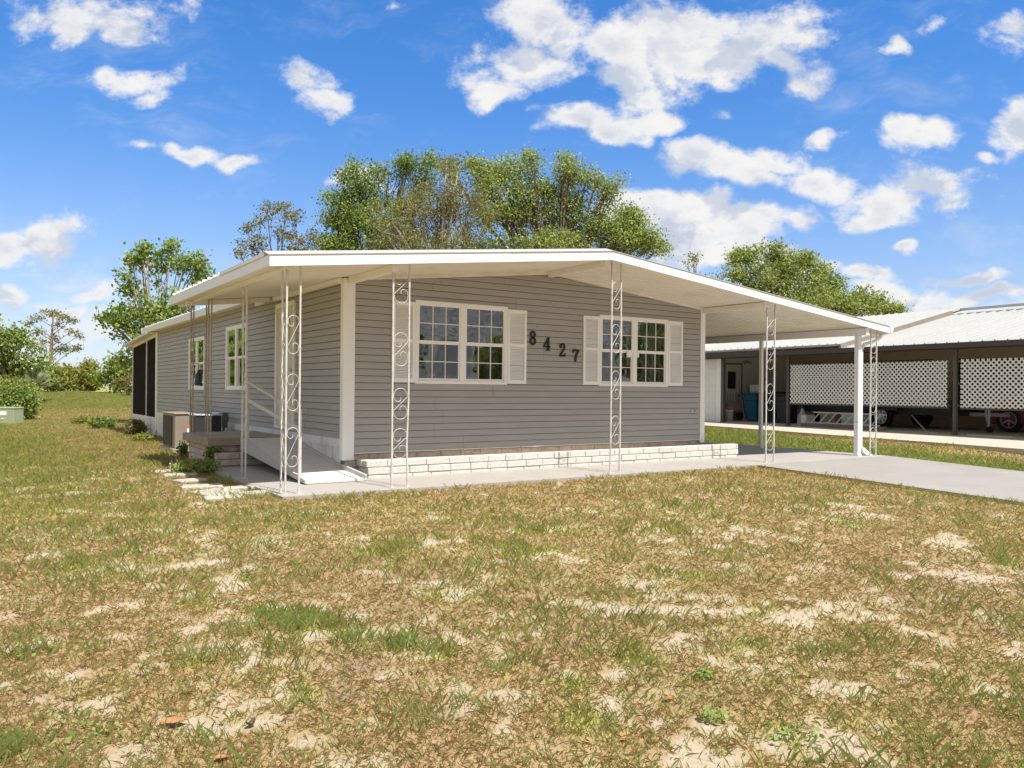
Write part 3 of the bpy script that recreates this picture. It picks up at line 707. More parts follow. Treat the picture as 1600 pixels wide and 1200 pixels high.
fa = MB(); z0 = zbot(-.24); fa.box(-.275, -.243, 4.12, 14.9, z0-.012, z0+.15); fa.box(-.29, -.24, 14.86, 14.93, z0-.012, z0+.15)
fa.build('fascia', M['fascia'], home, label='fascia along the rear part of the side wall')
fa = MB(); z0 = zbot(11.08); fa.box(11.083, 11.11, -1.605, 9.0, z0-.01, z0+.12)
gu = [(11.112, z0+.10), (11.20, z0+.10), (11.205, z0+.06), (11.17, z0+.0), (11.112, z0-.01)]
k0 = len(fa.v)
for yy in (-1.62, 9.0): fa.v += [(a, yy, b) for a, b in gu]
fa.f += [tuple(k0+i for i in range(5)), tuple(k0+5+i for i in range(5))]+[(k0+i, k0+(i+1) % 5, k0+5+(i+1) % 5, k0+5+i) for i in range(5)]
fa.build('gutter', M['fascia'], home)
bm_ = MB()
for xb, y1 in ((.07, -.04), (3.62, -.04), (7.36, -.04)): bm_.box(xb-.04, xb+.04, -1.50, y1, zbot(xb)-.10, zbot(xb)-.007)
bm_.box(-.10, -.04, .0, 4.08, zbot(-.07)-.085, zbot(-.07)-.01)
z0, z1 = zbot(-1.5), zbot(-.11)
bm_.hexa([(-1.5, 3.07, z0-.09), (-.11, 3.07, z1-.09), (-.11, 3.15, z1-.09), (-1.5, 3.15, z0-.09), (-1.5, 3.07, z0-.008), (-.11, 3.07, z1-.008), (-.11, 3.15, z1-.008), (-1.5, 3.15, z0-.008)])
bm_.box(-1.40, -1.30, -1.53, 4.08, zbot(-1.35)-.04, zbot(-1.35)-.009)
slope_board(bm_, .15, 7.3, -.060, -.02, -.055, -.008)
bm_.build('beam', M['soffit'], home)
cb = MB(); cb.box(10.36, 10.46, -1.55, 9.0, zbot(10.4)-.15, zbot(10.4)-.008); cb.build('carport_beam', M['white'], home)
bp = MB(); bp.box(-.14, -.06, 3.03, 3.20, 2.74, 2.82); bp.lathe([(0, 0), (.035, .01), (.03, -.05), (.0, -.055)], (-.16, 3.24, 2.76), 'z', 10); bp.build('porch_lamp', M['greyplastic'], home)

# ------------------------------------------------------------------ scrollwork posts
def s_scroll(w, h):
    """S scroll: inner curl, over the top to the right rod, diagonal down to the left rod, round the bottom, inner curl"""
    r = w*.49; rv_ = min(r*1.15, h*.27); top = []
    n = 30
    for i in range(n+1):
        t = i/n; ang = R(350-350*t)            # unwinds clockwise and ends at 0 degrees (right rod)
        rr = (.30+.70*min(1, t/.6))
        ox = -w*.14*max(0, 1-t/.6)
        top.append((w*.5+ox+r*rr*math.cos(ang), h-rv_+rv_*rr*math.sin(ang)))
    return top+[(w-x, h-z) for x, z in top][::-1]
def scroll_post(name, label, p0, p1, zb, zt, spans, m, group, extra=None, bend=0.0):
    """two rods at p0 and p1 and scroll motifs between; optional third rod and panel (corner post)"""
    rt = thing(name, label, 'porch post', (p0[0], p0[1], zb), group)
    panels = [(p0, p1)]+([(p0, extra)] if extra else [])
    for q in [p0, p1]+([extra] if extra else []):
        mb = MB(); top = zt(q[0]); pts = [(q[0], q[1], zb)]
        b = bend if q is p1 else 0
        if b: mid = Vector((p0[0]-q[0], p0[1]-q[1], 0)).normalized()*b; mb.bar((q[0], q[1], zb), (q[0]-mid.x*-.6, q[1]-mid.y*-.6, zb+.55), .020); mb.bar((q[0]-mid.x*-.6, q[1]-mid.y*-.6, zb+.55), (q[0], q[1], zb+1.1), .020); mb.bar((q[0], q[1], zb+1.1), (q[0], q[1], top), .018)
        else: mb.bar((q[0], q[1], zb), (q[0], q[1], top), .020)
        mb.bar((q[0], q[1], top-.30), (q[0], q[1], top), .022); mb.box(q[0]-.03, q[0]+.03, q[1]-.03, q[1]+.03, zb, zb+.006)
        mb.build('rod', m, rt)
    for a, b in panels:
        a = Vector((a[0], a[1], 0)); b = Vector((b[0], b[1], 0)); d = b-a; w = d.length-.020; d.normalize(); a = a+d*.010
        for (z0, z1) in spans:
            mb = MB(); pp_ = s_scroll(w, z1-z0); mb.tube([a+d*x+Vector((0, 0, z0+z)) for x, z in pp_], .0040, 5)
            mb.build('scroll', m, rt)
    return rt
zc = lambda x: zbot(x)-.006
sp4 = [(.36, .80), (1.02, 1.47), (1.68, 2.13), (2.33, 2.76)]
G1 = 'scrollwork posts holding up the porch roof'
scroll_post('scroll_post', 'three-rod scrollwork corner post at the front left corner of the patio', (-1.33, -1.47), (-1.165, -1.47), -.015, zc, [(.31, .78), (.98, 1.42), (1.66, 2.12)], M['post'], G1, extra=(-1.33, -1.31))
scroll_post('scroll_post', 'white scrollwork post standing in front of the left window shutter', (.055, -1.47), (.285, -1.47), -.015, zc, [(.36, .74), (.86, 1.26), (1.55, 1.98), (2.36, 2.78)], M['post'], G1, bend=.035)
scroll_post('scroll_post', 'white scrollwork post standing in front of the right window', (3.765, -1.45), (3.955, -1.45), -.015, zc, [(.42, .86), (1.12, 1.56), (1.84, 2.28), (2.52, 2.94)], M['post'], G1)
scroll_post('scroll_post', 'scrollwork post at the house end of the carport opening', (7.43, -1.46), (7.65, -1.46), -.015, zc, [(.20, .66), (.92, 1.40), (1.66, 2.10), (2.28, 2.70)], M['post'], G1)
scroll_post('scroll_post', 'scrollwork post on the grass beside the white carport downspout', (10.60, -1.50), (10.80, -1.50), -.015, zc, [(.15, .55), (.85, 1.3), (1.55, 1.98), (2.05, 2.40)], M['post'], G1)
scroll_post('scroll_post', 'scrollwork post left of the ramp, in front of the deck corner', (-1.27, .60), (-1.27, .42), -.015, zc, [(.40, .86), (1.10, 1.54), (1.80, 2.24)], M['post'], G1)
scroll_post('scroll_post', 'browner scrollwork post at the front left corner of the raised deck', (-1.22, 2.80), (-1.22, 2.60), .445, zc, [(.75, 1.15), (1.40, 1.80), (2.05, 2.45)], M['postbrown'], G1)
scroll_post('scroll_post', 'browner bent corner post at the back left of the raised deck', (-1.22, 4.06), (-1.22, 3.86), .445, zc, [(.75, 1.15), (1.40, 1.80), (2.05, 2.45)], M['postbrown'], G1, extra=(-.96, 4.06), bend=.05)
# carport posts
def carport_post(x, y, w, label, m=M['carpost'], z0=-.015):
    o = thing('carport_post', label, 'post', (x, y, z0), 'plain posts along the open side of the carport')
    mb = MB(); mb.box(x-w/2, x+w/2, y-w/2, y+w/2, z0, zbot(10.4)-.152); mb.build('shaft', m, o, bevel=.006)
    mb = MB(); mb.box(x-w/2-.012, x+w/2+.012, y-w/2-.012, y+w/2+.012, z0-.002, z0+.03); mb.build('base_plate', m, o)
    if w > .085:
        mb = MB(); mb.box(x-w/2-.002, x+w/2+.002, y-w/2-.002, y+w/2+.002, .66, .668); mb.build('strap', M['greydark'], o)
carport_post(10.41, -1.34, .10, 'thick white carport post at the front, beside the downspout', M['white'])
carport_post(10.41, 1.05, .075, 'grey carport post in the middle, in front of the dark bins')
carport_post(10.41, 3.45, .075, 'farthest grey carport post, next to the house corner')
dn = thing('downspout', 'white downspout from the carport gutter, flared onto the grass', 'downspout', (10.53, -1.33, 0))
mb = MB(); mb.tube([(11.13, -1.40, zbot(11.08)+.02), (11.10, -1.40, zbot(11.08)-.08), (10.98, -1.38, 2.33), (10.62, -1.34, 2.24), (10.53, -1.33, 2.12)], .034, 8); mb.build('elbow', M['white'], dn, smooth=True)
mb = MB(); mb.box(10.495, 10.565, -1.36, -1.30, .16, 2.14); mb.build('pipe', M['white'], dn, bevel=.008)
mb = MB(); mb.hexa([(10.58, -1.42, .0), (10.80, -1.44, -.02), (10.80, -1.26, -.02), (10.58, -1.28, .0), (10.50, -1.362, .17), (10.57, -1.362, .17), (10.57, -1.298, .17), (10.50, -1.298, .17)]); mb.build('flared_outlet', M['white'], dn)

# ------------------------------------------------------------------ planter, stoop, ramp
pl = thing('block_planter', 'low white rough-faced block planter along the front wall', 'planter', (0, -.4, 0))
mb = MB(); blocks(mb, .19, 7.98, -.375, -.20, .135, 1, .105, .345, seed=8, jitter=.006); blocks(mb, .21, 7.98, -.375, -.20, .03, 1, .105, .345, seed=9, jitter=.006)
blocks(mb, .215, 7.97, -.375, -.22, -.06, 1, .088, .345, seed=12, jitter=.004)
blocks(mb, -.20, -.03, 7.80, 7.985, .135, 1, .105, .3, seed=4, axis='y'); blocks(mb, -.20, -.03, 7.80, 7.98, .03, 1, .105, .3, seed=6, axis='y')
blocks(mb, -.198, -.035, .19, .34, .135, 1, .105, .3, seed=4, axis='y'); blocks(mb, -.198, -.035, .21, .34, .03, 1, .105, .3, seed=6, axis='y')
mb.build('block', M['blockwhite'], pl, bevel=.009)
MB().box(.22, 7.96, -.362, -.21, -.06, .225).build('mortar', M['mortar'], pl)
MB().box(.35, 7.79, -.20, .018, -.05, .17).build('soil', M['sand'], pl)
st = thing('block_stoop', 'raised entry deck with brown slab on tan block courses', 'deck', (-.6, 3.3, 0))
mb = MB()
mb.box(-1.31, -.032, 2.40, 4.24, .312, .445); mb.build('slab', M['slabtop'], st, bevel=.008)
mb = MB(); blocks(mb, -1.22, -.05, 2.50, 2.62, .205, 1, .105, .38, seed=2, jitter=.005)
blocks(mb, -1.22, -.05, 2.28, 2.46, .10, 1, .105, .40, seed=3, jitter=.006); blocks(mb, -1.22, -.05, 2.28, 2.46, -.005, 1, .105, .40, seed=5, jitter=.006)
blocks(mb, 2.64, 4.16, -1.22, -1.08, .205, 1, .105, .38, seed=6, axis='y'); blocks(mb, 2.47, 4.16, -1.22, -1.08, .10, 1, .105, .38, seed=7, axis='y'); blocks(mb, 2.47, 4.16, -1.22, -1.08, -.02, 1, .118, .38, seed=9, axis='y')
mb.build('block', M['blocktan'], st, bevel=.010)
mb = MB(); mb.box(-1.205, -.05, 2.515, 4.14, -.05, .311); mb.box(-1.205, -.05, 2.30, 2.52, -.05, .195); mb.build('mortar', M['mortar'], st)
rp = thing('wheelchair_ramp', 'grey boarded wheelchair ramp with a pipe handrail, running down from the deck', 'ramp', (-.4, -.6, 0))
def rz(y): return .022+(y+.66)*(.425-.022)/(2.398+.66)
mb = MB(); yy = -.66; i = 0
while yy < 2.39:
    w = .30 if i else .17; y1 = min(yy+w, 2.394); g = .009
    mb.hexa([(-.775, yy+g, rz(yy)-.03), (.035, yy+g, rz(yy)-.03), (.035, y1, rz(y1)-.03), (-.775, y1, rz(y1)-.03), (-.775, yy+g, rz(yy)), (.035, yy+g, rz(yy)), (.035, y1, rz(y1)), (-.775, y1, rz(y1))]) if yy < -.1 else \
    mb.hexa([(-.775, yy+g, rz(yy)-.03), (-.045, yy+g, rz(yy)-.03), (-.045, y1, rz(y1)-.03), (-.775, y1, rz(y1)-.03), (-.775, yy+g, rz(yy)), (-.045, yy+g, rz(yy)), (-.045, y1, rz(y1)), (-.775, y1, rz(y1))])
    yy = y1; i += 1
mb.build('ramp_boards', M['rampdeck'], rp)
mb = MB(); mb.hexa([(-.805, -.66, .0), (-.777, -.66, .0), (-.777, 2.39, .24), (-.805, 2.39, .24), (-.805, -.66, .045), (-.777, -.66, .045), (-.777, 2.39, .448), (-.805, 2.39, .448)])
mb.build('side_board', M['rampside'], rp)
mb = MB()
for dx, h in ((-.042, .05), ):
    mb.hexa([(dx, .0, rz(0)+.001), (dx+.035, .0, rz(0)+.001), (dx+.008, 2.39, rz(2.39)+.001), (dx-.02, 2.39, rz(2.39)+.001), (dx, .0, rz(0)+h), (dx+.035, .0, rz(0)+h), (dx+.008, 2.39, rz(2.39)+h), (dx-.02, 2.39, rz(2.39)+h)])
mb.hexa([(.037, -.66, .0), (.075, -.66, .0), (-.005, -.04, rz(0)-.02), (-.040, -.04, rz(0)-.02), (.037, -.66, .075), (.075, -.66, .075), (-.005, -.04, rz(0)+.055), (-.04, -.04, rz(0)+.055)])
mb.build('curb', M['rampside'], rp)
mb = MB(); mb.bar((-.79, -.42, -.01), (-.79, -.42, .97), .035); mb.build('newel_post', M['post'], rp)
mb = MB(); mb.bar((-.79, 2.02, .38), (-.79, 2.02, 1.40), .035); mb.build('newel_post', M['post'], rp)
mb = MB(); mb.bar((-.79, -.42, .925), (-.79, 2.02, 1.345), .045, .028); mb.build('handrail', M['post'], rp)
mb = MB(); mb.bar((-.79, -.42, .70), (-.79, 2.02, 1.055), .02, .055); mb.build('handrail', M['post'], rp)

# ------------------------------------------------------------------ air conditioners, electric box, hanging bottle, screen room
gz2 = Z(-.6, 7.5)
ac = thing('air_conditioner', 'tan packaged air conditioner with an orange warning label behind the deck', 'air conditioner', (-.6, 7.6, gz2))
mb = MB(); mb.box(-.90, -.22, 6.98, 8.22, gz2+.06, .672); mb.build('cabinet', M['actan'], ac, bevel=.012)
mb = MB(); mb.box(-.915, -.902, 7.22, 8.15, gz2+.10, .63)
for i in range(18): mb.box(-.922, -.916, 7.22, 8.15, gz2+.115+i*.035, gz2+.125+i*.035)
mb.build('coil_grille', M['acgrille'], ac)
mb = MB(); mb.box(-.92, -.20, 6.96, 8.24, .673, .70); mb.build('lid', M['actan'], ac, bevel=.008)
mb = MB(); mb.box(-.66, -.50, 6.972, 6.979, .38, .44); mb.build('warning_label', M['orange'], ac)
mb = MB(); mb.box(-.66, -.50, 6.972, 6.979, .24, .379); mb.build('label_paper', M['paper'], ac)
mb = MB(); mb.box(-.95, -.18, 6.92, 8.28, gz2-.03, gz2+.058); mb.build('pad', M['paver'], ac)
a2 = thing('air_conditioner', 'dark louvred condenser unit standing against the wall right of the tan one', 'air conditioner', (-.5, 5.9, gz2))
mb = MB(); mb.box(-.78, -.30, 5.62, 6.20, gz2+.05, .685)
for i in range(24): mb.box(-.785+i*.0205, -.780+i*.0205+.003, 5.612, 5.619, gz2+.08, .66)
mb.build('cabinet', M['acgrille'], a2)
mb = MB(); mb.box(-.80, -.28, 5.60, 6.22, .686, .71); mb.build('lid', M['greyplastic'], a2, bevel=.006)
mb = MB(); mb.box(-.82, -.26, 5.58, 6.24, gz2-.03, gz2+.048); mb.build('pad', M['paver'], a2)
el = thing('electric_panel', 'grey electric panel and disconnect box on the side wall', 'electric box', (-.05, 6.7, .4))
mb = MB(); mb.box(-.16, -.03, 6.50, 6.95, .02, .72); mb.build('panel_box', M['skirt'], el, bevel=.01)
mb = MB(); mb.box(-.13, -.03, 6.22, 6.38, .42, .72); mb.tube([(-.08, 6.30, .42), (-.09, 6.28, .25), (-.06, 6.22, .02)], .022, 8); mb.tube([(-.10, 6.48, .70), (-.14, 6.44, .55), (-.10, 6.40, .45)], .016, 6); mb.build('disconnect', M['greydark'], el)
hb = thing('hanging_bottle', 'dark bottle-shaped feeder hanging by the back deck post', 'feeder', (-1.20, 3.92, 1.30))
mb = MB(); mb.lathe([(0.0, 0), (.055, 0), (.06, .02), (.06, .17), (.035, .215), (.02, .24), (.022, .27), (0, .275)], (-1.16, 3.74, 1.28), 'z', 14); mb.build('bottle', mat('dark_glass', (.02, .035, .05), .25), hb, smooth=True)
mb = MB(); mb.bar((-1.16, 3.74, 1.55), (-1.16, 3.74, 1.66), .006); mb.bar((-1.22, 3.86, 1.66), (-1.16, 3.74, 1.66), .008); mb.build('hook', M['black'], hb)
sc = thing('screened_porch', 'white framed porch with black screens at the back of the house', 'porch', (0, 16, -.15))
gz3 = Z(0, 16)
mb = MB()
for y in (14.10, 15.62, 18.14): mb.box(-.03, .03, y-.03, y+.03, gz3, 2.80-(y-14)*.045)
mb.hexa([(-.03, 14.05, 2.70), (.03, 14.05, 2.70), (.03, 18.2, 2.52), (-.03, 18.2, 2.52), (-.03, 14.05, 2.80), (.03, 14.05, 2.80), (.03, 18.2, 2.62), (-.03, 18.2, 2.62)])
mb.box(-.028, .028, 14.13, 18.11, .30, .36)
mb.build('frame', M['white'], sc)
mb = MB(); mb.hexa([(-.006, 14.14, .361), (.006, 14.14, .361), (.006, 15.585, .361), (-.006, 15.585, .361), (-.006, 14.14, 2.70), (.006, 14.14, 2.70), (.006, 15.585, 2.63), (-.006, 15.585, 2.63)]); mb.build('screen', M['screen'], sc)
mb = MB(); mb.hexa([(-.006, 15.655, .361), (.006, 15.655, .361), (.006, 18.105, .361), (-.006, 18.105, .361), (-.006, 15.655, 2.62), (.006, 15.655, 2.62), (.006, 18.105, 2.515), (-.006, 18.105, 2.515)]); mb.build('screen', M['screen'], sc)
mb = MB(); mb.box(-.02, .02, 14.13, 18.11, gz3-.02, .298); mb.box(.05, 7.2, 18.10, 18.14, gz3-.02, 2.5); mb.build('kick_panel', M['skirt'], sc)
mb = MB(); mb.hexa([(-.30, 14.0, 2.76), (7.3, 14.0, 2.90), (7.3, 18.5, 2.66), (-.30, 18.5, 2.56), (-.30, 14.0, 2.82), (7.3, 14.0, 2.96), (7.3, 18.5, 2.72), (-.30, 18.5, 2.62)]); mb.build('roof', M['roofwhite'], sc)
# pavers
pv_ = [(262,738,.42,.24,10),(284,744,.46,.26,-8),(300,753,.4,.28,14),(318,762,.5,.3,-12),(352,773,.52,.34,8),(330,770,.42,.3,25),(376,764,.5,.2,5),(352,780,.44,.24,-6),(398,773,.4,.2,12),(290,738,.3,.2,0)]
PVL = ['second slab from the far end of the stone edging row', 'third slab from the far end of the stone edging row', 'slab half way along the stone edging row, by the weeds', 'pale slab just past the middle of the edging row, nearest the lawn', 'widest pale slab, nearest the road end of the edging row', 'slab on the lawn side at the road end of the edging row',
       'long narrow slab touching the patio edge', 'frontmost slab of the edging row', 'small slab between the front slabs and the corner post', 'farthest small slab, beside the clover-like weeds']
for i, (px, py, w, h, a) in enumerate(pv_):
    X, Y, d, _ = gpt(px, py); ca_, sa_ = math.cos(R(a)), math.sin(R(a)); zt_ = Z(X, Y)+.035
    q = [(X+ca_*u*w/2-sa_*v*h/2, Y+sa_*u*w/2+ca_*v*h/2) for u, v in ((-1, -1), (1, -.9), (.95, 1), (-1, .9))]
    mb = MB(); mb.hexa([(x, y, zt_-.06) for x, y in q]+[(x, y, zt_+.004*math.sin(i)) for x, y in q])
    tag(mb.build('paver_stone', M['paver'], None, bevel=.012), PVL[i], 'paver', 'loose stone slabs edging the flower bed')

# ------------------------------------------------------------------ trees
def leaf_mesh(name, m, parent, C_, size, rv, flat_=.0, asp=.62):
    n = len(C_); d = RNG.normal(size=(n, 3)); d /= np.linalg.norm(d, axis=1)[:, None]
    e = RNG.normal(size=(n, 3)); e[:, 2] *= (1-flat_); e -= d*(e*d).sum(1)[:, None]; e /= np.linalg.norm(e, axis=1)[:, None]
    s = size*(.6+.8*RNG.random(n))[:, None]
    v = np.stack([C_-d*s*.5, C_+e*s*asp*.5, C_+d*s*.5, C_-e*s*asp*.5], 1).reshape(-1, 3)
    return tri_mesh(name, m, parent, v, 4, rv)
def tri_mesh(name, m, parent, v, k, rv):
    n = len(v)//k; me = bpy.data.meshes.new(name)
    me.vertices.add(n*k); me.vertices.foreach_set('co', v.astype(np.float32).ravel())
    me.loops.add(n*k); me.loops.foreach_set('vertex_index', np.arange(n*k, dtype=np.int32))
    me.polygons.add(n); me.polygons.foreach_set('loop_start', np.arange(0, n*k, k, dtype=np.int32)); me.polygons.foreach_set('loop_total', np.full(n, k, dtype=np.int32))
    a = me.attributes.new('rv', 'FLOAT', 'FACE'); a.data.foreach_set('value', rv.astype(np.float32))
    me.materials.append(m); me.update(calc_edges=True)
    o = bpy.data.objects.new(name, me); S.collection.objects.link(o)
    if parent is not None: o.parent = parent; o.matrix_parent_inverse = Matrix.Translation(parent.location).inverted()
    return o
def tree(name, label, cat, base, dep, blobs, leafm, barkm, leaf=.13, per=34, clump=.22, dens=5.0, trunk=.22, group=None, gap=.46, twigs=1, noise_s=.9, tone=.0, depthr=.8, crown='crown', pole=None, sats=2):
    """blobs: (px, py, rx, ry, strength) seen from the road at depth dep; converted to real ellipsoids"""
    bx_, by_ = base; b0 = Vector((bx_, by_, Z(bx_, by_)-.05)); rt = thing(name, label, cat, b0, group)
    wood = MB(); P = []; RV = []; sc_ = dep/F
    cen = [(spot(px, py, dep+rnd.uniform(-1, 1)*rx*sc_*.5), rx*sc_, ry*sc_, st) for px, py, rx, ry, st in blobs]
    sat = []
    if sats:
        for c, rx, rz_, st in list(cen):
            for _ in range(sats):
                a_ = rnd.uniform(-.3, math.pi+.3); q = c+Vector((CT, -ST, 0))*rx*math.cos(a_)*rnd.uniform(.85, 1.15)+Vector((0, 0, 1))*rz_*math.sin(a_)*rnd.uniform(.85, 1.2)
                sat.append((q, rx*rnd.uniform(.18, .36), rz_*rnd.uniform(.15, .34), st*.8))
    cen = cen+sat
    low = min(c[0].z-c[2] for c in cen); zs = sum(c[0].z for c in cen)/len(cen); top = Vector((sum(c[0].x for c in cen)/len(cen), sum(c[0].y for c in cen)/len(cen), 0))
    fork = b0.lerp(Vector((top.x, top.y, b0.z)), .35); fork.z = b0.z+max(1.0, (zs-b0.z)*.45)
    if not pole: wood.tube([b0, b0.lerp(fork, .5)+Vector((rnd.uniform(-.1, .1), rnd.uniform(-.1, .1), 0)), fork], [trunk*1.25, trunk, trunk*.8], 8)
    for c, rx, rz_, st in cen:
        ry_ = max(rx, rz_)*depthr
        if pole:
            ph = max(pole[0].z+1, c.z-abs((c-pole[0]).dot(Vector((CT, -ST, 0))))*.7); fork = pole[0].lerp(pole[1], min(.97, max(0, (ph-pole[0].z)/(pole[1].z-pole[0].z))))
        mid = fork.lerp(c, .5)+Vector((rnd.uniform(-.3, .3)*rx, rnd.uniform(-.3, .3)*rx, rnd.uniform(-.1, .3)*rz_))
        q1 = fork.lerp(mid, .5)+Vector((rnd.uniform(-.1, .1)*rx, rnd.uniform(-.1, .1)*rx, 0))
        wood.tube([fork, q1, mid, mid.lerp(c, .55)+Vector((rnd.uniform(-.1, .1)*rx, 0, rnd.uniform(-.1, .1)*rz_)), c], [trunk*.5, trunk*.36, trunk*.26, trunk*.18, trunk*.10], 6)
        nt_ = max(6, int(dens*(rx*rz_+.25)*6*st)); k = 0
        pts = RNG.normal(size=(nt_*3, 3)); pts /= np.linalg.norm(pts, axis=1)[:, None]; pts *= (RNG.random(nt_*3)**.40)[:, None]
        u, v_, w_ = pts[:, 0]*rx, pts[:, 1]*ry_, pts[:, 2]*rz_
        wp = np.stack([c.x+u*CT+v_*ST, c.y-u*ST+v_*CT, c.z+w_], 1)
        nn_ = fbm(wp[:, 0]*noise_s+wp[:, 2]*.7+13, wp[:, 2]*noise_s+wp[:, 1]*noise_s*.6+41, 3)
        wp = wp[nn_ > gap][:nt_]
        for i, t in enumerate(wp):
            if i % 3 == 0 and twigs:
                tv = Vector(t); s0 = c.lerp(mid, rnd.random()*.8); mm = s0.lerp(tv, .55)+Vector((rnd.uniform(-.12, .12), rnd.uniform(-.12, .12), rnd.uniform(-.05, .16)))*rx
                wood.tube([s0, mm, tv], [trunk*.10, trunk*.06, trunk*.025], 4, False)
        if len(wp) == 0: continue
        cl = np.repeat(wp, per, 0)+RNG.normal(size=(len(wp)*per, 3))*clump*np.array([1, 1, .75])
        tonec = np.repeat(RNG.random(len(wp)), per); P.append(cl); RV.append(np.clip(.30*tonec+.70*RNG.random(len(cl))+tone, 0, 1))
    wood.build('trunk', barkm, rt, smooth=True)
    leaf_mesh(crown, leafm, rt, np.concatenate(P), leaf, np.concatenate(RV))
    return rt
def gb(px, d): p = spot(px, 600, d); return (p.x, p.y)
tree('oak_tree', 'bushy green oak rising behind the roof, left end of the big trees', 'tree', gb(590, 41), 41,
     [(560,285,34,22,1),(545,335,40,34,1.1),(605,268,32,18,.8),(648,262,26,13,.8),(672,252,14,12,.8),(528,372,26,26,1.1),(590,375,60,36,1.1),(570,320,40,30,1),(620,320,30,26,.6),(655,300,20,16,.5),(518,312,14,8,.6),(520,392,26,20,1.2),(640,390,50,24,.9)],
     M['darkleaf'], M['bark'], leaf=.125, per=32, clump=.27, dens=8.0, gap=.46, noise_s=1.6)
tree('olive_tree', 'dull olive-brown twiggy tree rising behind the roof, between two green oaks', 'tree', gb(690, 37), 37,
     [(700,300,46,48,1),(650,335,50,42,1),(725,350,52,48,1.1),(712,268,26,20,.7),(610,345,34,30,.8),(640,380,60,22,1),(690,385,70,24,1),(740,300,22,30,.8),(690,320,60,40,.8)],
     M['olive'], M['barkpale'], leaf=.10, per=26, clump=.25, dens=6.0, gap=.45, trunk=.24, sats=1, noise_s=1.2)
tree('oak_tree', 'wide green oak rising behind the roof, right end of the big trees', 'tree', gb(870, 40), 40,
     [(755,280,28,26,1),(790,262,34,15,.8),(780,325,44,44,1.1),(820,265,26,20,.8),(826,310,26,34,1),(884,262,22,14,.9),(915,278,30,16,.9),(945,290,20,22,.8),(885,305,34,20,.9),(850,352,44,34,1.1),(905,345,40,34,1),(955,352,40,26,1.2),(995,366,34,22,1.1),(1018,384,16,18,1),(960,382,60,18,1.2),(800,385,60,20,1.2),(870,385,60,20,1.1),(948,310,10,14,.5),(705,282,10,34,.6),(740,262,14,10,.7),(975,335,10,7,.7)],
     M['oakleaf2'], M['bark'], leaf=.12, per=31, clump=.28, dens=8.4, gap=.465, noise_s=1.6)
tree('oak_tree', 'thin-crowned tree left of the big oaks, showing over the roof corner', 'tree', gb(432, 52), 52,
     [(415,328,26,13,1),(445,330,22,15,.9),(462,345,10,16,.9),(402,345,10,10,.8),(383,355,13,9,.9),(432,366,16,13,1),(390,385,26,14,1),(404,372,14,9,.8),(462,378,24,14,1),(488,374,16,14,1.1),(470,393,40,12,1.2),(372,395,12,9,1)],
     M['pineleaf'], M['bark'], leaf=.15, per=26, clump=.21, dens=3.2, gap=.43, trunk=.18, sats=0)
tree('oak_tree', 'round green oak rising behind the carport roof and the neighbouring house', 'tree', gb(1230, 45), 45,
     [(1172,404,26,16,1),(1205,405,34,18,1),(1150,425,18,22,1.1),(1200,440,50,34,1.2),(1248,435,38,32,1.2),(1262,412,12,9,.7),(1290,450,32,24,1.1),(1308,470,26,24,1),(1282,420,10,8,.7),(1340,480,26,16,1.1),(1372,470,12,14,.8),(1380,488,28,12,1),(1404,485,12,6,.9),(1230,470,90,24,1.1),(1345,455,10,8,.4),(1290,480,60,20,1.2)],
     M['oakleaf2'], M['bark'], leaf=.135, per=30, clump=.25, dens=6.6, gap=.475, noise_s=1.5)
tree('oak_tree', 'treetop whose last twigs poke over the right slope of the roof', 'tree', gb(1080, 50), 50,
     [(1076,418,10,6,.9),(1086,404,5,5,.7),(1080,445,40,18,1.1),(1128,432,9,4,.8)], M['oakleaf'], M['bark'], leaf=.13, per=11, clump=.22, dens=3.0, gap=.45, sats=1)
tree('maple_tree', 'light green broad-leaved tree standing at the back left corner of the house', 'tree', gb(247, 31), 31,
     [(220,395,11,10,1),(205,408,14,10,1),(203,430,16,14,1),(222,442,20,14,.9),(250,420,22,18,.9),(276,415,14,10,1.1),(288,440,22,14,1.1),(300,412,14,10,.6),(318,425,8,9,.8),(240,460,30,18,.9),(205,458,14,10,.9),(275,465,24,16,1),(225,488,26,16,1),(198,488,16,12,1),(170,500,12,7,1),(192,508,14,10,1),(250,500,28,20,1.1),(220,520,24,14,1),(190,528,12,8,1),(235,545,24,16,1.1),(205,548,16,8,1),(195,560,14,10,1),(240,570,22,22,1.1),(215,585,18,16,1),(285,490,20,14,1),(266,388,8,6,.4)],
     M['mapleleaf'], M['barkpale'], leaf=.15, per=18, clump=.19, dens=6.0, gap=.45, sats=1, trunk=.15, noise_s=1.3)
tree('oak_tree', 'large dark tree at the left edge beyond the shrubs', 'tree', gb(8, 62), 62,
     [(-5,525,26,20,1.1),(8,545,30,24,1.1),(35,535,20,13,1),(45,560,22,22,1),(12,575,34,20,1.1),(60,585,16,16,.8),(-20,560,30,40,1.1),(30,590,34,14,1)], M['darkleaf'], M['bark'], leaf=.24, per=24, clump=.34, dens=1.8, gap=.42, tone=.12)
pt = tree('pine_tree', 'tall thin pine with a flat open crown on the far fairway edge', 'tree', gb(77, 95), 95,
     [(80,489,20,5,1.2),(60,497,9,5,1),(98,496,9,6,1),(46,506,7,4,1),(56,517,11,6,1.1),(112,500,5,4,.8),(92,508,5,5,.8),(110,518,4,4,.7),(122,524,7,3,.8),(103,545,12,6,1),(120,543,6,4,.8),(70,536,9,4,.8),(88,545,5,4,.6),(86,528,6,3,.5),(66,545,7,4,.6)],
     M['pineleaf'], M['bark'], leaf=.26, per=16, clump=.30, dens=2.4, gap=.2, trunk=.13, pole=(spot(78, 617, 95), spot(82, 492, 95)), sats=0)
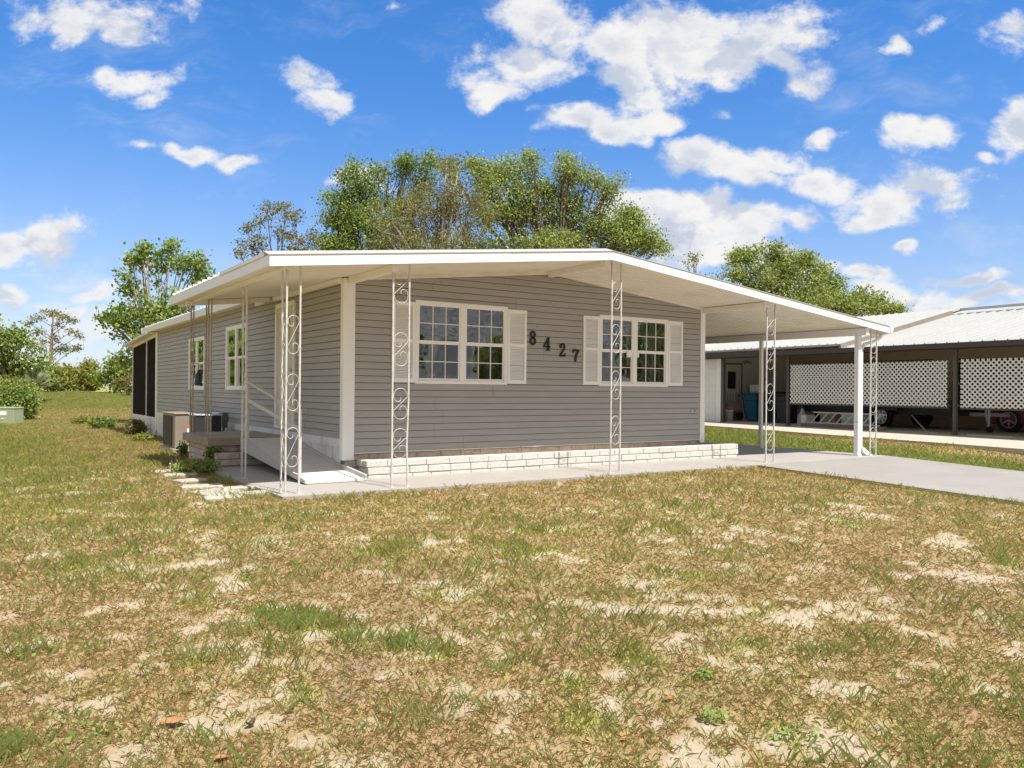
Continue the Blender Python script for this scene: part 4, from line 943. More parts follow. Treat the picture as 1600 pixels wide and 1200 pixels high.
mb = MB(); a = spot(78, 617, 95); mb.tube([a, spot(78, 575, 95), spot(80, 535, 95), spot(82, 492, 95)], [.27, .23, .16, .06], 8); mb.build('trunk', mat('pine_bark', (.26, .17, .12), .9, .15, 3), pt)
for (px, d, bl, m, lb) in ((98, 88, [(92,588,16,16,1.2),(103,594,18,16,1.2),(88,602,14,8,1)], 'yellowleaf', 'low yellow-green tree right behind the tall pine'),
                        (125, 92, [(120,580,18,12,1.2),(130,588,20,16,1.2),(124,603,22,9,1.2),(112,590,14,16,1)], 'yellowleaf', 'highest yellow-green tree of the far row, middle of the fairway edge'),
                        (146, 90, [(143,588,14,12,1.2),(148,598,11,12,1.2),(138,604,14,8,1.1)], 'yellowleaf', 'small round yellow-green tree at the right end of the far row'),
                        (180, 78, [(178,580,18,14,1.2),(170,594,14,14,1.2),(188,596,18,14,1.2),(195,578,16,18,1.2)], 'darkleaf', 'dark green tree left of the screened porch'),
                        (200, 70, [(199,590,9,12,1.1),(205,600,10,8,1)], 'olive', 'pale brownish bush tree beside the screened porch'),
                        (60, 84, [(62,592,16,12,1.1),(50,598,16,10,1.1),(70,602,14,8,1)], 'oakleaf', 'green undergrowth tree left of the tall pine')):
    tree('broadleaf_tree', lb, 'tree', gb(px, d), d, bl, M[m], M['bark'], leaf=.32, per=30, clump=.42, dens=1.1, gap=.36, group='trees along the far edge of the fairway', trunk=.14)
def bush(name, label, px, py, rx, ry, d, m, leaf=.09, n=2600, cat='bush', n_cl=60, clump=.10, at=None):
    X, Y, d, _ = gpt(px, py+ry); bz = Z(X, Y); a = rx*d/F; b = ry*d/F
    if at: X, Y = at; bz = Z(X, Y)
    c = Vector((X, Y, bz+b)); rt = thing(name, label, cat, (c.x, c.y, bz))
    p = RNG.normal(size=(n_cl, 3)); p /= np.linalg.norm(p, axis=1)[:, None]; p *= (RNG.random(n_cl)**.4)[:, None]*np.array([a, a*.8, b]); p[:, 2] = np.maximum(p[:, 2], -b*.9)
    q = np.repeat(p, n//n_cl, 0)+RNG.normal(size=(n_cl*(n//n_cl), 3))*clump*np.array([1, 1, .8]); q += np.array([c.x, c.y, c.z]); q[:, 2] = np.maximum(q[:, 2], bz)
    leaf_mesh('foliage', M[m], rt, q, leaf, RNG.random(len(q)))
    mb = MB()
    for i in range(0, n_cl, 3): mb.tube([(c.x+rnd.uniform(-.1, .1)*a, c.y, bz-.02), (c.x+p[i][0]*.5, c.y+p[i][1]*.5, (bz+c.z+p[i][2])/2), (c.x+p[i][0], c.y+p[i][1], max(bz, c.z+p[i][2]))], [.02, .012, .005], 4, False)
    mb.build('stems', M['bark'], rt); return rt
bush('bush', 'big dark feathery bush behind the green utility box', 20, 632, 31, 24, 31, 'darkleaf', .12, 14000, n_cl=260, clump=.18)
bush('bush', 'yellow-green bush at the left edge, behind the big dark one', 6, 618, 30, 24, 40, 'yellowleaf', .14, 9000, n_cl=160, clump=.22)
bush('bush', 'mid-green bush between the yellow one and the palmetto', 34, 612, 20, 16, 48, 'oakleaf2', .16, 3600, n_cl=80, clump=.24)
bush('bush', 'low dark green bush on the open lawn left of the porch', 160, 661, 20, 8, 20.5, 'darkleaf', .06, 3600, n_cl=110, clump=.05)
bush('bush', 'small yellowish weed patch beside the low lawn bush', 127, 657, 13, 5, 21, 'yellowleaf', .05, 1200, n_cl=60, clump=.05)
bush('bush', 'clipped brownish-green bush against the screened porch corner', 222, 663, 13, 11, 24.0, 'pineleaf', .05, 5000, n_cl=180, clump=.05, at=(-.42, 14.9))
bush('weed_plant', 'green leafy weed clump growing against the front of the deck', 335, 716, 11, 15, 12.6, 'darkleaf', .05, 1500, 'plant', 70, .04)
bush('weed_plant', 'low clover-like weeds with white flowers left of the deck', 308, 731, 32, 8, 12.4, 'oakleaf2', .035, 5200, 'plant', 260, .05)
bush('weed_plant', 'dark trailing weed at the back corner of the deck', 287, 703, 5, 11, 15.0, 'darkleaf', .05, 500, 'plant', 30, .03)
bush('weed_plant', 'bright weed sprouting beside the tan air conditioner', 226, 684, 18, 5, 18, 'yellowleaf', .05, 1500, 'plant', 70, .05)
bush('weed_plant', 'bright leafy shoots growing up behind the deck slab', 333, 674, 7, 8, 16.0, 'yellowleaf', .05, 420, 'plant', 24, .03)
fl = MB()
for i in range(26):
    X, Y, d, _ = gpt(rnd.uniform(265, 330), rnd.uniform(716, 738)); z = Z(X, Y)+rnd.uniform(.08, .14); fl.lathe([(0, 0), (.012, .002), (.008, .010), (0, .012)], (X, Y, z), 'z', 6); fl.tube([(X, Y, z-.14), (X, Y, z)], .0018, 3, False)
tag(fl.build('white_flowers', M['paper'], None), 'tiny white flower heads scattered over the weeds by the deck', 'flowers', kind='stuff')
# palmetto fan
c = spot(54, 606, 60); rt = thing('palmetto', 'pale fan-leaved palmetto at the foot of the far trees', 'palm', (c.x, c.y, Z(c.x, c.y))); V = []; RVp = []
for i in range(26):
    a = rnd.uniform(0, 2*math.pi); e = rnd.uniform(.1, 1.2); ln_ = rnd.uniform(.8, 1.4); hub = c+Vector((math.cos(a)*math.cos(e), math.sin(a)*math.cos(e), math.sin(e)))*.5
    for k in range(10):
        t = (k-4.5)*.16; dx = Vector((math.cos(a+t)*math.cos(e), math.sin(a+t)*math.cos(e), math.sin(e)-.1*abs(t))); w = Vector((-math.sin(a), math.cos(a), .3))*.05
        V += [hub-w, hub+w, hub+dx*ln_*.6+w*.8, hub+dx*ln_]; RVp.append(rnd.random())
tri_mesh('fronds', M['palm'], rt, np.array([list(q) for q in V]), 4, np.array(RVp))
mb = MB(); mb.tube([(c.x, c.y, Z(c.x, c.y)-.05), (c.x, c.y, c.z)], .15, 8); mb.build('trunk', M['bark'], rt)
# far fairway details
mb = MB(); n = 24; pts = []
for i in range(n+1):
    p = spot(150+i*4.0, 610.5-5.5*math.sin(math.pi*min(i, n)/n*.9), 84); pts.append(p)
for i, p in enumerate(pts): g_ = Z(p.x, p.y); mb.v += [(p.x-ST*2, p.y-CT*2, g_-.1), (p.x, p.y, max(p.z, g_)), (p.x+ST*9, p.y+CT*9, g_-.1)]
for i in range(n): k = 3*i; mb.f += [(k, k+3, k+4, k+1), (k+1, k+4, k+5, k+2)]
mb.build('grass_mound', mat('mound_grass', (.27, .25, .08), .95, .2, 1), None, smooth=True, kind='structure')
for px, w, ordn in ((84, 3, 'leftmost'), (91, 2.5, 'second from left'), (97, 3, 'middle'), (104, 2, 'fourth from left'), (111, 2, 'rightmost')):
    p = spot(px, 614.5, 84); w = w*84/F/2*.8; z = Z(p.x, p.y)
    mb = MB(); mb.lathe([(0, .16), (w*.7, .13), (w, .05), (w*.9, -.05)], (p.x, p.y, z), 'z', 8)
    tag(mb.build('white_rock', M['paver'], None, smooth=True), ordn+' of the small white rocks under the far trees', 'rock', 'white rocks at the foot of the tall pine')
# utility cabinet
p = spot(3, 658, 30.5); z = Z(p.x, p.y); ub = thing('utility_cabinet', 'low pale green utility cabinet with a white label at the left edge', 'utility box', (p.x, p.y, z))
rr = Matrix.Rotation(-TH+R(4), 4, 'Z')
def cabinet(name, m, x0, x1, y0, y1, z0, z1, bevel=.015):
    mb = MB(); mb.box(x0, x1, y0, y1, z0, z1); mb.v = [tuple(rr @ Vector(v)+Vector((p.x, p.y, z))) for v in mb.v]; mb.build(name, m, ub, bevel=bevel)
cabinet('body', M['utility'], -.62, .62, -.35, .35, -.03, .58); cabinet('lid', M['utility'], -.635, .635, -.365, .365, .582, .64)
cabinet('label_plate', M['paper'], .06, .36, -.358, -.352, .34, .49, 0); cabinet('handle', M['paper'], .18, .26, -.37, -.352, .19, .23, 0); cabinet('warning_sticker', M['orange'], -.22, -.12, -.358, -.352, .44, .52, 0)

# ------------------------------------------------------------------ neighbouring house and its carport
NA = R(5); NU = Vector((math.sin(NA), math.cos(NA), 0)); NV = Vector((math.cos(NA), -math.sin(NA), 0)); NO = Vector((16.3, 0, 0))
def nP(t, d, z): q = NO+NU*t+NV*d; return (q.x, q.y, z)
class NB(MB):
    def nb(s, t0, t1, d0, d1, z0, z1):
        s.hexa([nP(t0, d0, z0), nP(t1, d0, z0), nP(t1, d1, z0), nP(t0, d1, z0), nP(t0, d0, z1), nP(t1, d0, z1), nP(t1, d1, z1), nP(t0, d1, z1)]); return s
SL = .205
mb = NB(); mb.nb(-9, 12, -.05, 5, -.25, SL); mb.build('neighbour_slab', M['nslab'], None, kind='structure')
DE = lambda t: -2.75+.12*t
mb = NB(); mb.hexa([nP(-9.5, DE(-9.5), -.1), nP(12, DE(12), -.1), nP(12, -.052, -.1), nP(-9.5, -.052, -.1), nP(-9.5, DE(-9.5), .172), nP(12, DE(12), .172), nP(12, -.052, SL-.004), nP(-9.5, -.052, SL-.004)]); mb.build('neighbour_driveway', M['nslab'], None, kind='structure')
mb = NB(); mb.nb(-9, 12, .12, 5, SL+.001, SL+.006); mb.build('neighbour_carport_floor', M['nfloor'], None, kind='structure')
nh = thing('neighbour_house', 'beige house with white ribbed metal roof over an open carport', 'house', nP(0, 5, SL))
rb = lambda d: 2.56+.235*d-.0
mb = NB()
def roofq(t0, t1, d0, d1, off, th=.06):
    mb.hexa([nP(t0, d0, rb(d0)+off), nP(t1, d0, rb(d0)+off), nP(t1, d1, rb(d1)+off), nP(t0, d1, rb(d1)+off), nP(t0, d0, rb(d0)+off+th), nP(t1, d0, rb(d0)+off+th), nP(t1, d1, rb(d1)+off+th), nP(t0, d1, rb(d1)+off+th)])
roofq(-9, 3.05, -.25, 5.0, -.04)
t = -8.9
while t < 3.0:
    mb.hexa([nP(t-.02, -.25, rb(-.25)+.021), nP(t+.02, -.25, rb(-.25)+.021), nP(t+.02, 4.95, rb(4.95)+.021), nP(t-.02, 4.95, rb(4.95)+.021), nP(t-.012, -.25, rb(-.25)+.065), nP(t+.012, -.25, rb(-.25)+.065), nP(t+.012, 4.95, rb(4.95)+.065), nP(t-.012, 4.95, rb(4.95)+.065)]); t += .30
mb.build('roof', M['nroof'], nh, label='lower ribbed roof over the carport')
mb = NB(); roofq(3.055, 13, -.25, 5.5, .10, .06); roofq(-9, 3.05, 5.01, 5.6, -.01, .07)
t = 3.15
while t < 13:
    mb.hexa([nP(t-.02, -.25, rb(-.25)+.161), nP(t+.02, -.25, rb(-.25)+.161), nP(t+.02, 5.45, rb(5.45)+.161), nP(t-.02, 5.45, rb(5.45)+.161), nP(t-.012, -.25, rb(-.25)+.195), nP(t+.012, -.25, rb(-.25)+.195), nP(t+.012, 5.45, rb(5.45)+.195), nP(t-.012, 5.45, rb(5.45)+.195)]); t += .30
mb.nb(-9, 3.04, 4.96, 5.0, rb(5)-.02, rb(5)+.045)
mb.hexa([nP(-9, 5.6, rb(5.6)+.0), nP(13, 5.6, rb(5.6)+.0), nP(13, 10, rb(5.6)-1), nP(-9, 10, rb(5.6)-1), nP(-9, 5.6, rb(5.6)+.14), nP(13, 5.6, rb(5.6)+.14), nP(13, 10, rb(5.6)-.9), nP(-9, 10, rb(5.6)-.9)])
mb.build('roof', M['nroof'], nh, label='upper ribbed roof of the house itself')
mb = NB(); mb.nb(2.99, 3.05, -.26, 5.0, 0, 0)
mb.v = []; mb.f = []
mb.hexa([nP(2.98, -.26, rb(-.26)-.02), nP(3.054, -.26, rb(-.26)-.02), nP(3.054, 5.02, rb(5.02)+.02), nP(2.98, 5.02, rb(5.02)+.02), nP(2.98, -.26, rb(-.26)+.15), nP(3.054, -.26, rb(-.26)+.15), nP(3.054, 5.02, rb(5.02)+.165), nP(2.98, 5.02, rb(5.02)+.165)])
mb.build('rake_trim', M['actan'], nh)
mb = NB(); mb.nb(-9, 13, -.36, -.26, 2.40, 2.53); mb.nb(-9, 13, -.05, .05, 2.38, 2.50); mb.build('gutter', M['brownmetal'], nh)
mb = NB(); mb.nb(-9, 12, 5.0, 5.15, SL, 3.6)
zz = SL+.1
while zz < 3.5: mb.nb(-9, 12, 4.985, 5.0, zz, zz+.10); zz += .115
mb.build('wall', M['nwall'], nh)
for a, b in ((.7, 2.9), (3.6, 7.2), (8.0, 8.9), (-1.5, -.9), (-6.5, -4.5)):
    mb = NB(); mb.nb(a, b, 4.95, 4.984, 1.25, 2.36); mb.build('window', M['darkin'], nh)
mb = NB(); mb.nb(-1.85, -1.7, 4.86, 4.98, 2.18, 2.34); mb.build('wall_lamp', M['brownmetal'], nh)
# storage room at the far end of the carport
mb = NB(); mb.nb(9.6, 9.75, .55, 5.0, SL, 3.3); mb.nb(8.06, 9.6, -.02, .10, SL, 2.40)
zz = SL+.05
while zz < 2.9: mb.nb(9.585, 9.60, .6, 4.98, zz, zz+.19); zz += .20
zz = SL+.05
while zz < 2.3: mb.nb(8.30, 9.55, -.035, -.02, zz, zz+.19); zz += .20
mb.build('storage_wall', M['nwhite'], nh)
mb = NB(); mb.nb(8.055, 8.28, -.04, -.021, SL, 2.38); mb.build('corner_board', M['white'], nh)
do = NB(); do.nb(9.54, 9.58, 1.60, 2.40, SL+.02, 2.26); do = do.build('side_door', M['nwhite'], nh, label='white back door with a dark upper pane in the carport')
q = NB(); q.nb(9.52, 9.538, 1.72, 2.10, 1.36, 2.0); sub(q, 'pane', M['darkin'], do)
q = NB()
for k in range(5): q.nb(9.53, 9.538, 1.70+k*.14, 1.712+k*.14, SL+.1, 1.25)
sub(q, 'groove', M['actan'], do)
q = NB(); q.nb(9.50, 9.54, 2.28, 2.34, 1.08, 1.14)
sub(NB().nb(9.52, 9.539, 1.555, 1.598, SL, 2.31).nb(9.52, 9.539, 2.402, 2.445, SL, 2.31).nb(9.52, 9.539, 1.60, 2.40, 2.262, 2.31), 'door_casing', M['wood'], do); sub(q, 'knob', M['brownmetal'], do)
mb = NB(); mb.nb(9.50, 9.58, 2.58, 2.66, 2.34, 2.42); mb.tube([nP(9.5, 2.60, 2.38), nP(9.45, 2.50, 2.35), nP(9.42, 2.47, 2.32)], .05, 8); mb.tube([nP(9.5, 2.64, 2.38), nP(9.45, 2.76, 2.35), nP(9.42, 2.80, 2.32)], .05, 8)
mb.build('floodlight', M['greyplastic'], nh)
def npost(t, label, w=.095):
    o = thing('carport_post', label, 'post', nP(t, 0, SL), 'brown posts of the neighbouring carport')
    mb = NB(); mb.nb(t-w/2, t+w/2, -.045, .045, SL, 2.38); mb.build('shaft', M['brownpost'], o, bevel=.005)
    mb = NB(); mb.nb(t-w/2-.03, t+w/2+.03, -.07, .07, SL, SL+.02); mb.build('foot_plate', M['brownpost'], o)
npost(-.28, 'brown square post between the two white lattice panels'); npost(5.12, 'dark brown post at the left end of the lattice screen'); npost(7.96, 'brown post beside the white storage wall'); npost(-5.3, 'brown post beyond the right lattice panel')
def lattice(t0, t1, z0, z1, label):
    o = thing('lattice_panel', label, 'lattice', nP((t0+t1)/2, -.06, z0), 'white lattice panels on the neighbouring carport')
    pit = .130; w = .034; H = z1-z0
    for sgn, dd, nm in ((1, -.075, 0), (-1, -.066, 1)):
        mb = NB(); t = t0-H
        while t < t1+H:
            # strip from (t, z0) to (t+sgn*H, z1), clipped to panel
            a, za, b, zb_ = (t, z0, t+sgn*H, z1)
            def clip(a, za, b, zb_):
                if a > b: a, za, b, zb_ = b, zb_, a, za
                if b <= t0 or a >= t1: return None
                s_ = (zb_-za)/(b-a)
                if a < t0: za += s_*(t0-a); a = t0
                if b > t1: zb_ -= s_*(b-t1); b = t1
                return (a, za, b, zb_) if b-a > .01 else None
            c_ = clip(a, za, b, zb_)
            if c_:
                a, za, b, zb_ = c_; mb.bar(nP(a, dd, za), nP(b, dd, zb_), w, .008, up=tuple(NV))
            t += pit
        mb.build('slat_layer', M['lattice'], o)
    mb = NB()
    for zz in (z0+.04, (z0+z1)/2, z1-.04):
        for tt in (t0-.05, t1+.05): mb.nb(tt-.015, tt+.015, -.09, -.05, zz-.03, zz+.03)
    mb.nb(t0-.02, t1+.02, -.055, -.03, z0-.05, z0-.01); mb.nb(t0-.02, t1+.02, -.055, -.03, z1+.005, z1+.03)
    mb.build('bracket', M['brownpost'], o)
lattice(-.10, 4.98, .92, 2.09, 'long white diamond lattice panel left of the brown post'); lattice(-5.15, -.46, .91, 2.11, 'white diamond lattice panel right of the brown post')
# things standing in the neighbour's carport
def wheel(parent, t, d, z, r, rim, spokes, name='wheel', face=-1):
    c = Vector(nP(t, d, z)); mb = MB()
    def ring(mb, prof, n=24):
        base = len(mb.v)
        for (rr_, o) in prof:
            for k in range(n):
                a = 2*math.pi*k/n; q = c+NU*(rr_*math.cos(a))+Vector((0, 0, rr_*math.sin(a)))+NV*o; mb.v.append(tuple(q))
        for i in range(len(prof)-1):
            for k in range(n): a = base+i*n+k; b = base+i*n+(k+1) % n; mb.f.append((a, b, b+n, a+n))
    ring(mb, [(r*.62, .0), (r*.70, -.10), (r*.93, -.11), (r, -.07), (r, .07), (r*.93, .11), (r*.6, .10)])
    w = mb.build(name, M['tyre'], parent, smooth=True)
    mb = MB(); ring(mb, [(r*.66, .02), (r*.66, -.085), (r*.58, -.088), (r*.56, -.05)]); ring(mb, [(.0, -.07), (r*.14, -.07), (r*.15, -.04)])
    for k in range(spokes):
        a = 2*math.pi*(k+.5)/spokes; u = NU*math.cos(a)+Vector((0, 0, math.sin(a))); mb.bar(c+u*r*.1+NV*-.06, c+u*r*.58+NV*-.06, r*(.17 if spokes > 6 else .10), .02, up=tuple(NV))
    o = mb.build('rim', rim, None); o.parent = w
    mb = MB(); ring(mb, [(r*.02, -.035), (r*.60, -.035)]); o = mb.build('wheel_hub', M['darkin'] if spokes < 8 else M['greydark'], None); o.parent = w; return w
tr = thing('utility_trailer', 'low dark trailer with a white spoked wheel behind the lattice', 'trailer', nP(2.5, 2, SL))
mb = NB(); mb.nb(1.0, 6.2, 1.95, 3.6, .62, .74); mb.nb(1.0, 6.2, 1.95, 2.0, .74, 1.05); mb.nb(1.0, 6.2, 3.55, 3.6, .74, 1.05); mb.nb(1.0, 1.06, 1.95, 3.6, .74, 1.3); mb.build('bed', M['darkcar'], tr)
mb = NB(); mb.nb(2.55, 3.75, 1.70, 1.95, .74, .80); mb.build('fender', M['darkcar'], tr)
wheel(tr, 3.16, 1.84, SL+.335, .335, M['rim'], 8); wheel(tr, 3.16, 3.75, SL+.335, .335, M['darkcar'], 8)
mb = NB(); mb.nb(-.1, 1.0, 2.70, 2.80, .62, .72); mb.tube([nP(.0, 1.95, SL+.70), nP(.02, 1.95, SL+.16)], .035, 8); mb.tube([nP(.10, 1.95, SL+.70), nP(.06, 1.95, SL+.3)], .025, 8); mb.nb(-.1, .3, 1.92, 2.76, .86, .92); mb.build('tongue_jack', M['alu'], tr)
mb = MB(); c = nP(-.02, 1.95, SL+.09); mb.tube([Vector(c)-NV*.03, Vector(c)+NV*.03], .09, 14); mb.build('jack_wheel', M['tyre'], tr)
cr_ = thing('parked_car', 'dark red car parked behind the right lattice panel, its alloy wheel showing', 'car', nP(-1.8, 3.5, SL))
prof = [(-4.9, .50), (-4.9, .95), (-4.6, 1.10), (-3.7, 1.18), (-3.0, 1.66), (-1.3, 1.68), (-.55, 1.20), (.42, 1.02), (.50, .55), (.42, .42), (-4.8, .42)]
mb = NB(); n = len(prof)
for dd in (2.75, 4.45):
    for t, z in prof: mb.v.append(nP(t, dd+(.12 if z > 1.3 else 0)*(1 if dd < 3 else -1), z))
mb.f = [tuple(range(n)), tuple(range(n, 2*n))[::-1]]+[(i, (i+1) % n, (i+1) % n+n, i+n) for i in range(n)]
mb.build('body', M['red'], cr_, bevel=.03)
mb = NB(); mb.hexa([nP(-3.4, 2.74, 1.2), nP(-1.0, 2.74, 1.2), nP(-1.0, 2.76, 1.2), nP(-3.4, 2.76, 1.2), nP(-2.9, 2.84, 1.6), nP(-1.4, 2.84, 1.6), nP(-1.4, 2.88, 1.6), nP(-2.9, 2.88, 1.6)]); mb.build('side_window', M['darkin'], cr_)
wheel(cr_, -.06, 2.82, SL+.34, .34, M['alloy'], 6) ; wheel(cr_, -3.9, 2.82, SL+.34, .34, M['alloy'], 6)
ld = thing('ladder', 'aluminium ladder lying on its side along the slab edge', 'ladder', nP(2.8, .1, SL))
mb = NB(); A, B = 2.0, 4.5
mb.bar(nP(A, .16, SL+.13), nP(B, .16, SL+.13), .022, .04); mb.bar(nP(A-.1, .28, SL+.44), nP(B-.1, .28, SL+.44), .022, .04); mb.build('rail', M['alu'], ld)
mb = NB()
for k in range(8): t = A+.15+k*.30; mb.bar(nP(t+.1, .16, SL+.14), nP(t-.10, .28, SL+.43), .028, .032)
mb.build('rung', M['alu'], ld)
def simple(name, label, cat, builder, m, grp=None): mb = NB(); builder(mb); o = mb.build(name, m, None, bevel=.006); tag(o, label, cat, grp); return o
def bin_(t, d, m, m2, label, w=.58, h=1.02):
    o = thing('wheeled_bin', label, 'bin', nP(t, d, SL), 'wheeled bins in the neighbouring carport'); mb = NB(); s = w/2; q = s*.78
    mb.hexa([nP(t-q, d-q, SL+.03), nP(t+q, d-q, SL+.03), nP(t+q, d+q, SL+.03), nP(t-q, d+q, SL+.03), nP(t-s, d-s, SL+h*.92), nP(t+s, d-s, SL+h*.92), nP(t+s, d+s, SL+h*.92), nP(t-s, d+s, SL+h*.92)]); mb.nb(t-s-.02, t+s+.02, d-s-.02, d+s+.02, SL+h*.72, SL+h*.79); mb.build('body', m, o, bevel=.02)
    mb = NB(); mb.nb(t-s-.03, t+s+.03, d-s-.04, d+s+.03, SL+h*.925, SL+h); mb.build('lid', m2, o, bevel=.02)
    for sg in (-1, 1):
        mb = MB(); c = Vector(nP(t+q, d+sg*q*.9, SL+.10)); mb.tube([c-NV*.03, c+NV*.03], .10, 12); mb.build('wheel', M['tyre'], o)
bin_(8.25, 1.8, M['blue'], M['blue'], 'blue recycling bin beside the storage door')
bin_(7.15, 1.6, M['darkbin'], M['darkbin'], 'dark wheeled bin right of the blue one', .62, 1.06)
bin_(6.35, 1.3, M['darkbin'], M['black'], 'black wheeled bin nearest the lattice', .55, 1.0)
simple('storage_box', 'pale box standing on the blue bin lid', 'box', lambda b: b.nb(8.0, 8.4, 1.7, 2.1, SL+1.022, SL+1.30), M['nwhite'])
o = thing('bucket', 'white plastic bucket by the brown post', 'bucket', nP(8.3, .6, SL)); mb = NB(); mb.lathe([(0, .01), (.12, 0), (.145, .36), (.155, .36), (.15, .40), (.13, .40), (.11, .02)], nP(8.3, .6, SL), 'z', 18); mb.build('pail', M['nwhite'], o, smooth=True)
mb = NB(); c = Vector(nP(8.3, .6, SL+.38)); mb.tube([c+NU*.15, c+NU*.1+Vector((0, 0, .09)), c+Vector((0, 0, .12)), c-NU*.1+Vector((0, 0, .09)), c-NU*.15], .006, 5); mb.build('handle', M['alu'], o)
simple('storage_bench', 'low dark bench with a faded top under the door', 'bench', lambda b: [b.nb(8.7, 9.2, 1.2, 2.25, SL+.30, SL+.36), b.nb(8.75, 8.8, 1.25, 1.3, SL, SL+.3), b.nb(8.75, 8.8, 2.15, 2.2, SL, SL+.3), b.nb(9.1, 9.15, 1.25, 1.3, SL, SL+.3), b.nb(9.1, 9.15, 2.15, 2.2, SL, SL+.3), b.nb(9.2, 9.22, 1.2, 2.25, SL, SL+.3)], M['wood'])
simple('cooler', 'faded pink cooler box on the low bench', 'cooler', lambda b: [b.nb(8.78, 9.12, 1.3, 2.15, SL+.362, SL+.62), b.nb(8.76, 9.14, 1.28, 2.17, SL+.622, SL+.67)], M['pinkish'])
def broom(t0, d0, t1, d1, z1, label, m=M['alu']):
    o = thing('broom', label, 'broom', nP(t0, d0, SL), None); mb = NB(); mb.tube([nP(t0, d0, SL+.08), nP(t1, d1, z1)], .013, 6); mb.build('handle', m, o)
    mb = NB(); mb.hexa([nP(t0-.15, d0-.03, SL), nP(t0+.15, d0-.03, SL), nP(t0+.15, d0+.03, SL), nP(t0-.15, d0+.03, SL), nP(t0-.05, d0-.015, SL+.14), nP(t0+.05, d0-.015, SL+.14), nP(t0+.05, d0+.015, SL+.14), nP(t0-.05, d0+.015, SL+.14)]); mb.build('head', M['wood'], o)
broom(8.25, 1.3, 9.4, 2.08, 1.70, 'long pale broom leaning against the white back door'); broom(8.75, 2.45, 9.4, 2.52, 1.5, 'short dark broom leaning behind the blue bin', M['wood'])
simple('freezer_chest', 'white appliance partly hidden under the lattice', 'appliance', lambda b: [b.nb(4.9, 5.8, 3.0, 3.7, SL+.04, SL+1.0), b.nb(4.88, 5.82, 2.98, 3.72, SL+1.002, SL+1.06)], M['nwhite'])
simple('cardboard_box', 'brown cardboard box on the carport floor behind the ladder', 'box', lambda b: [b.nb(4.2, 4.75, 1.0, 1.5, SL, SL+.42)], M['card'], 'boxes behind the ladder')
simple('cardboard_box', 'white storage tub behind the left part of the ladder', 'box', lambda b: [b.nb(3.3, 3.95, 1.0, 1.5, SL, SL+.36), b.nb(3.28, 3.97, .98, 1.52, SL+.362, SL+.41)], M['nwhite'], 'boxes behind the ladder')
simple('cardboard_box', 'pale box with a red patch at the ladder end', 'box', lambda b: [b.nb(4.85, 5.05, .5, .9, SL, SL+.34)], M['nwhite'], 'boxes behind the ladder')
simple('jug', 'grey plastic jug standing under the lattice left end', 'jug', lambda b: [b.lathe([(0, 0), (.16, 0), (.16, .28), (.07, .42), (.05, .52), (0, .52)], nP(5.6, 1.2, SL), 'z', 14)], M['greyplastic'])
simple('leaning_rod', 'thin metal rod leaning on the slab edge right of the trailer wheel', 'rod', lambda b: [b.bar(nP(1.75, 1.2, SL+.42), nP(.72, .35, SL+.02), .03)], M['alu'])
simple('timber_plank', 'weathered timber lying on the slab under the ladder', 'plank', lambda b: [b.nb(1.8, 4.7, .08, .24, SL+.006, SL+.105)], M['wood'], 'planks along the slab edge')
simple('timber_plank', 'pale board lying on the slab edge right of the ladder', 'plank', lambda b: [b.nb(.3, 1.15, .16, .34, SL+.006, SL+.035)], M['card'], 'planks along the slab edge')
simple('timber_plank', 'thin pale strip lying on the slab past the brown post', 'plank', lambda b: [b.nb(-1.6, -.5, .14, .20, SL+.006, SL+.02)], M['nwhite'], 'planks along the slab edge')
simple('work_table', 'dark work table with clutter behind the lattice', 'table', lambda b: [b.nb(6.0, 7.8, 3.6, 4.4, SL+.85, SL+.92), b.nb(6.05, 6.12, 3.65, 3.72, SL, SL+.85), b.nb(7.68, 7.75, 3.65, 3.72, SL, SL+.85), b.nb(6.05, 6.12, 4.28, 4.35, SL, SL+.85), b.nb(7.68, 7.75, 4.28, 4.35, SL, SL+.85), b.nb(6.3, 7.5, 3.9, 4.3, SL+.921, SL+1.5)], M['darkcar'])
simple('cardboard_box', 'dark crate standing under the work table', 'box', lambda b: [b.nb(6.2, 7.3, 3.7, 4.2, SL, SL+.5)], M['darkcar'])

# trees across the road, reflected in the front windows
tp_ = []
for (x, y, r, h) in ((-14, 52, 5, 10), (-19, 46, 6, 8), (-13, 64, 5, 12), (-24, 55, 7, 9), (-30, 40, 6, 9), (8, -48, 5, 7), (22, -52, 6, 9), (38, -50, 5, 7), (52, -44, 6, 9), (-6, -52, 6, 6), (-34, 8, 5, 7), (-38, 22, 5, 8), (-30, -8, 4, 6)):
    q = RNG.normal(size=(1600, 3)); q /= np.linalg.norm(q, axis=1)[:, None]; q *= (RNG.random(1600)**.35)[:, None]*np.array([r, r, h*.42]); q += np.array([x, y, h*.5]); tp_.append(q[q[:, 2] > -.3])
tq = np.concatenate(tp_); tl_ = leaf_mesh('treeline', M['darkleaf'], None, tq, .9, RNG.random(len(tq))); tag(tl_, 'belt of dark trees across the road, seen only as reflections', 'treeline', kind='stuff')

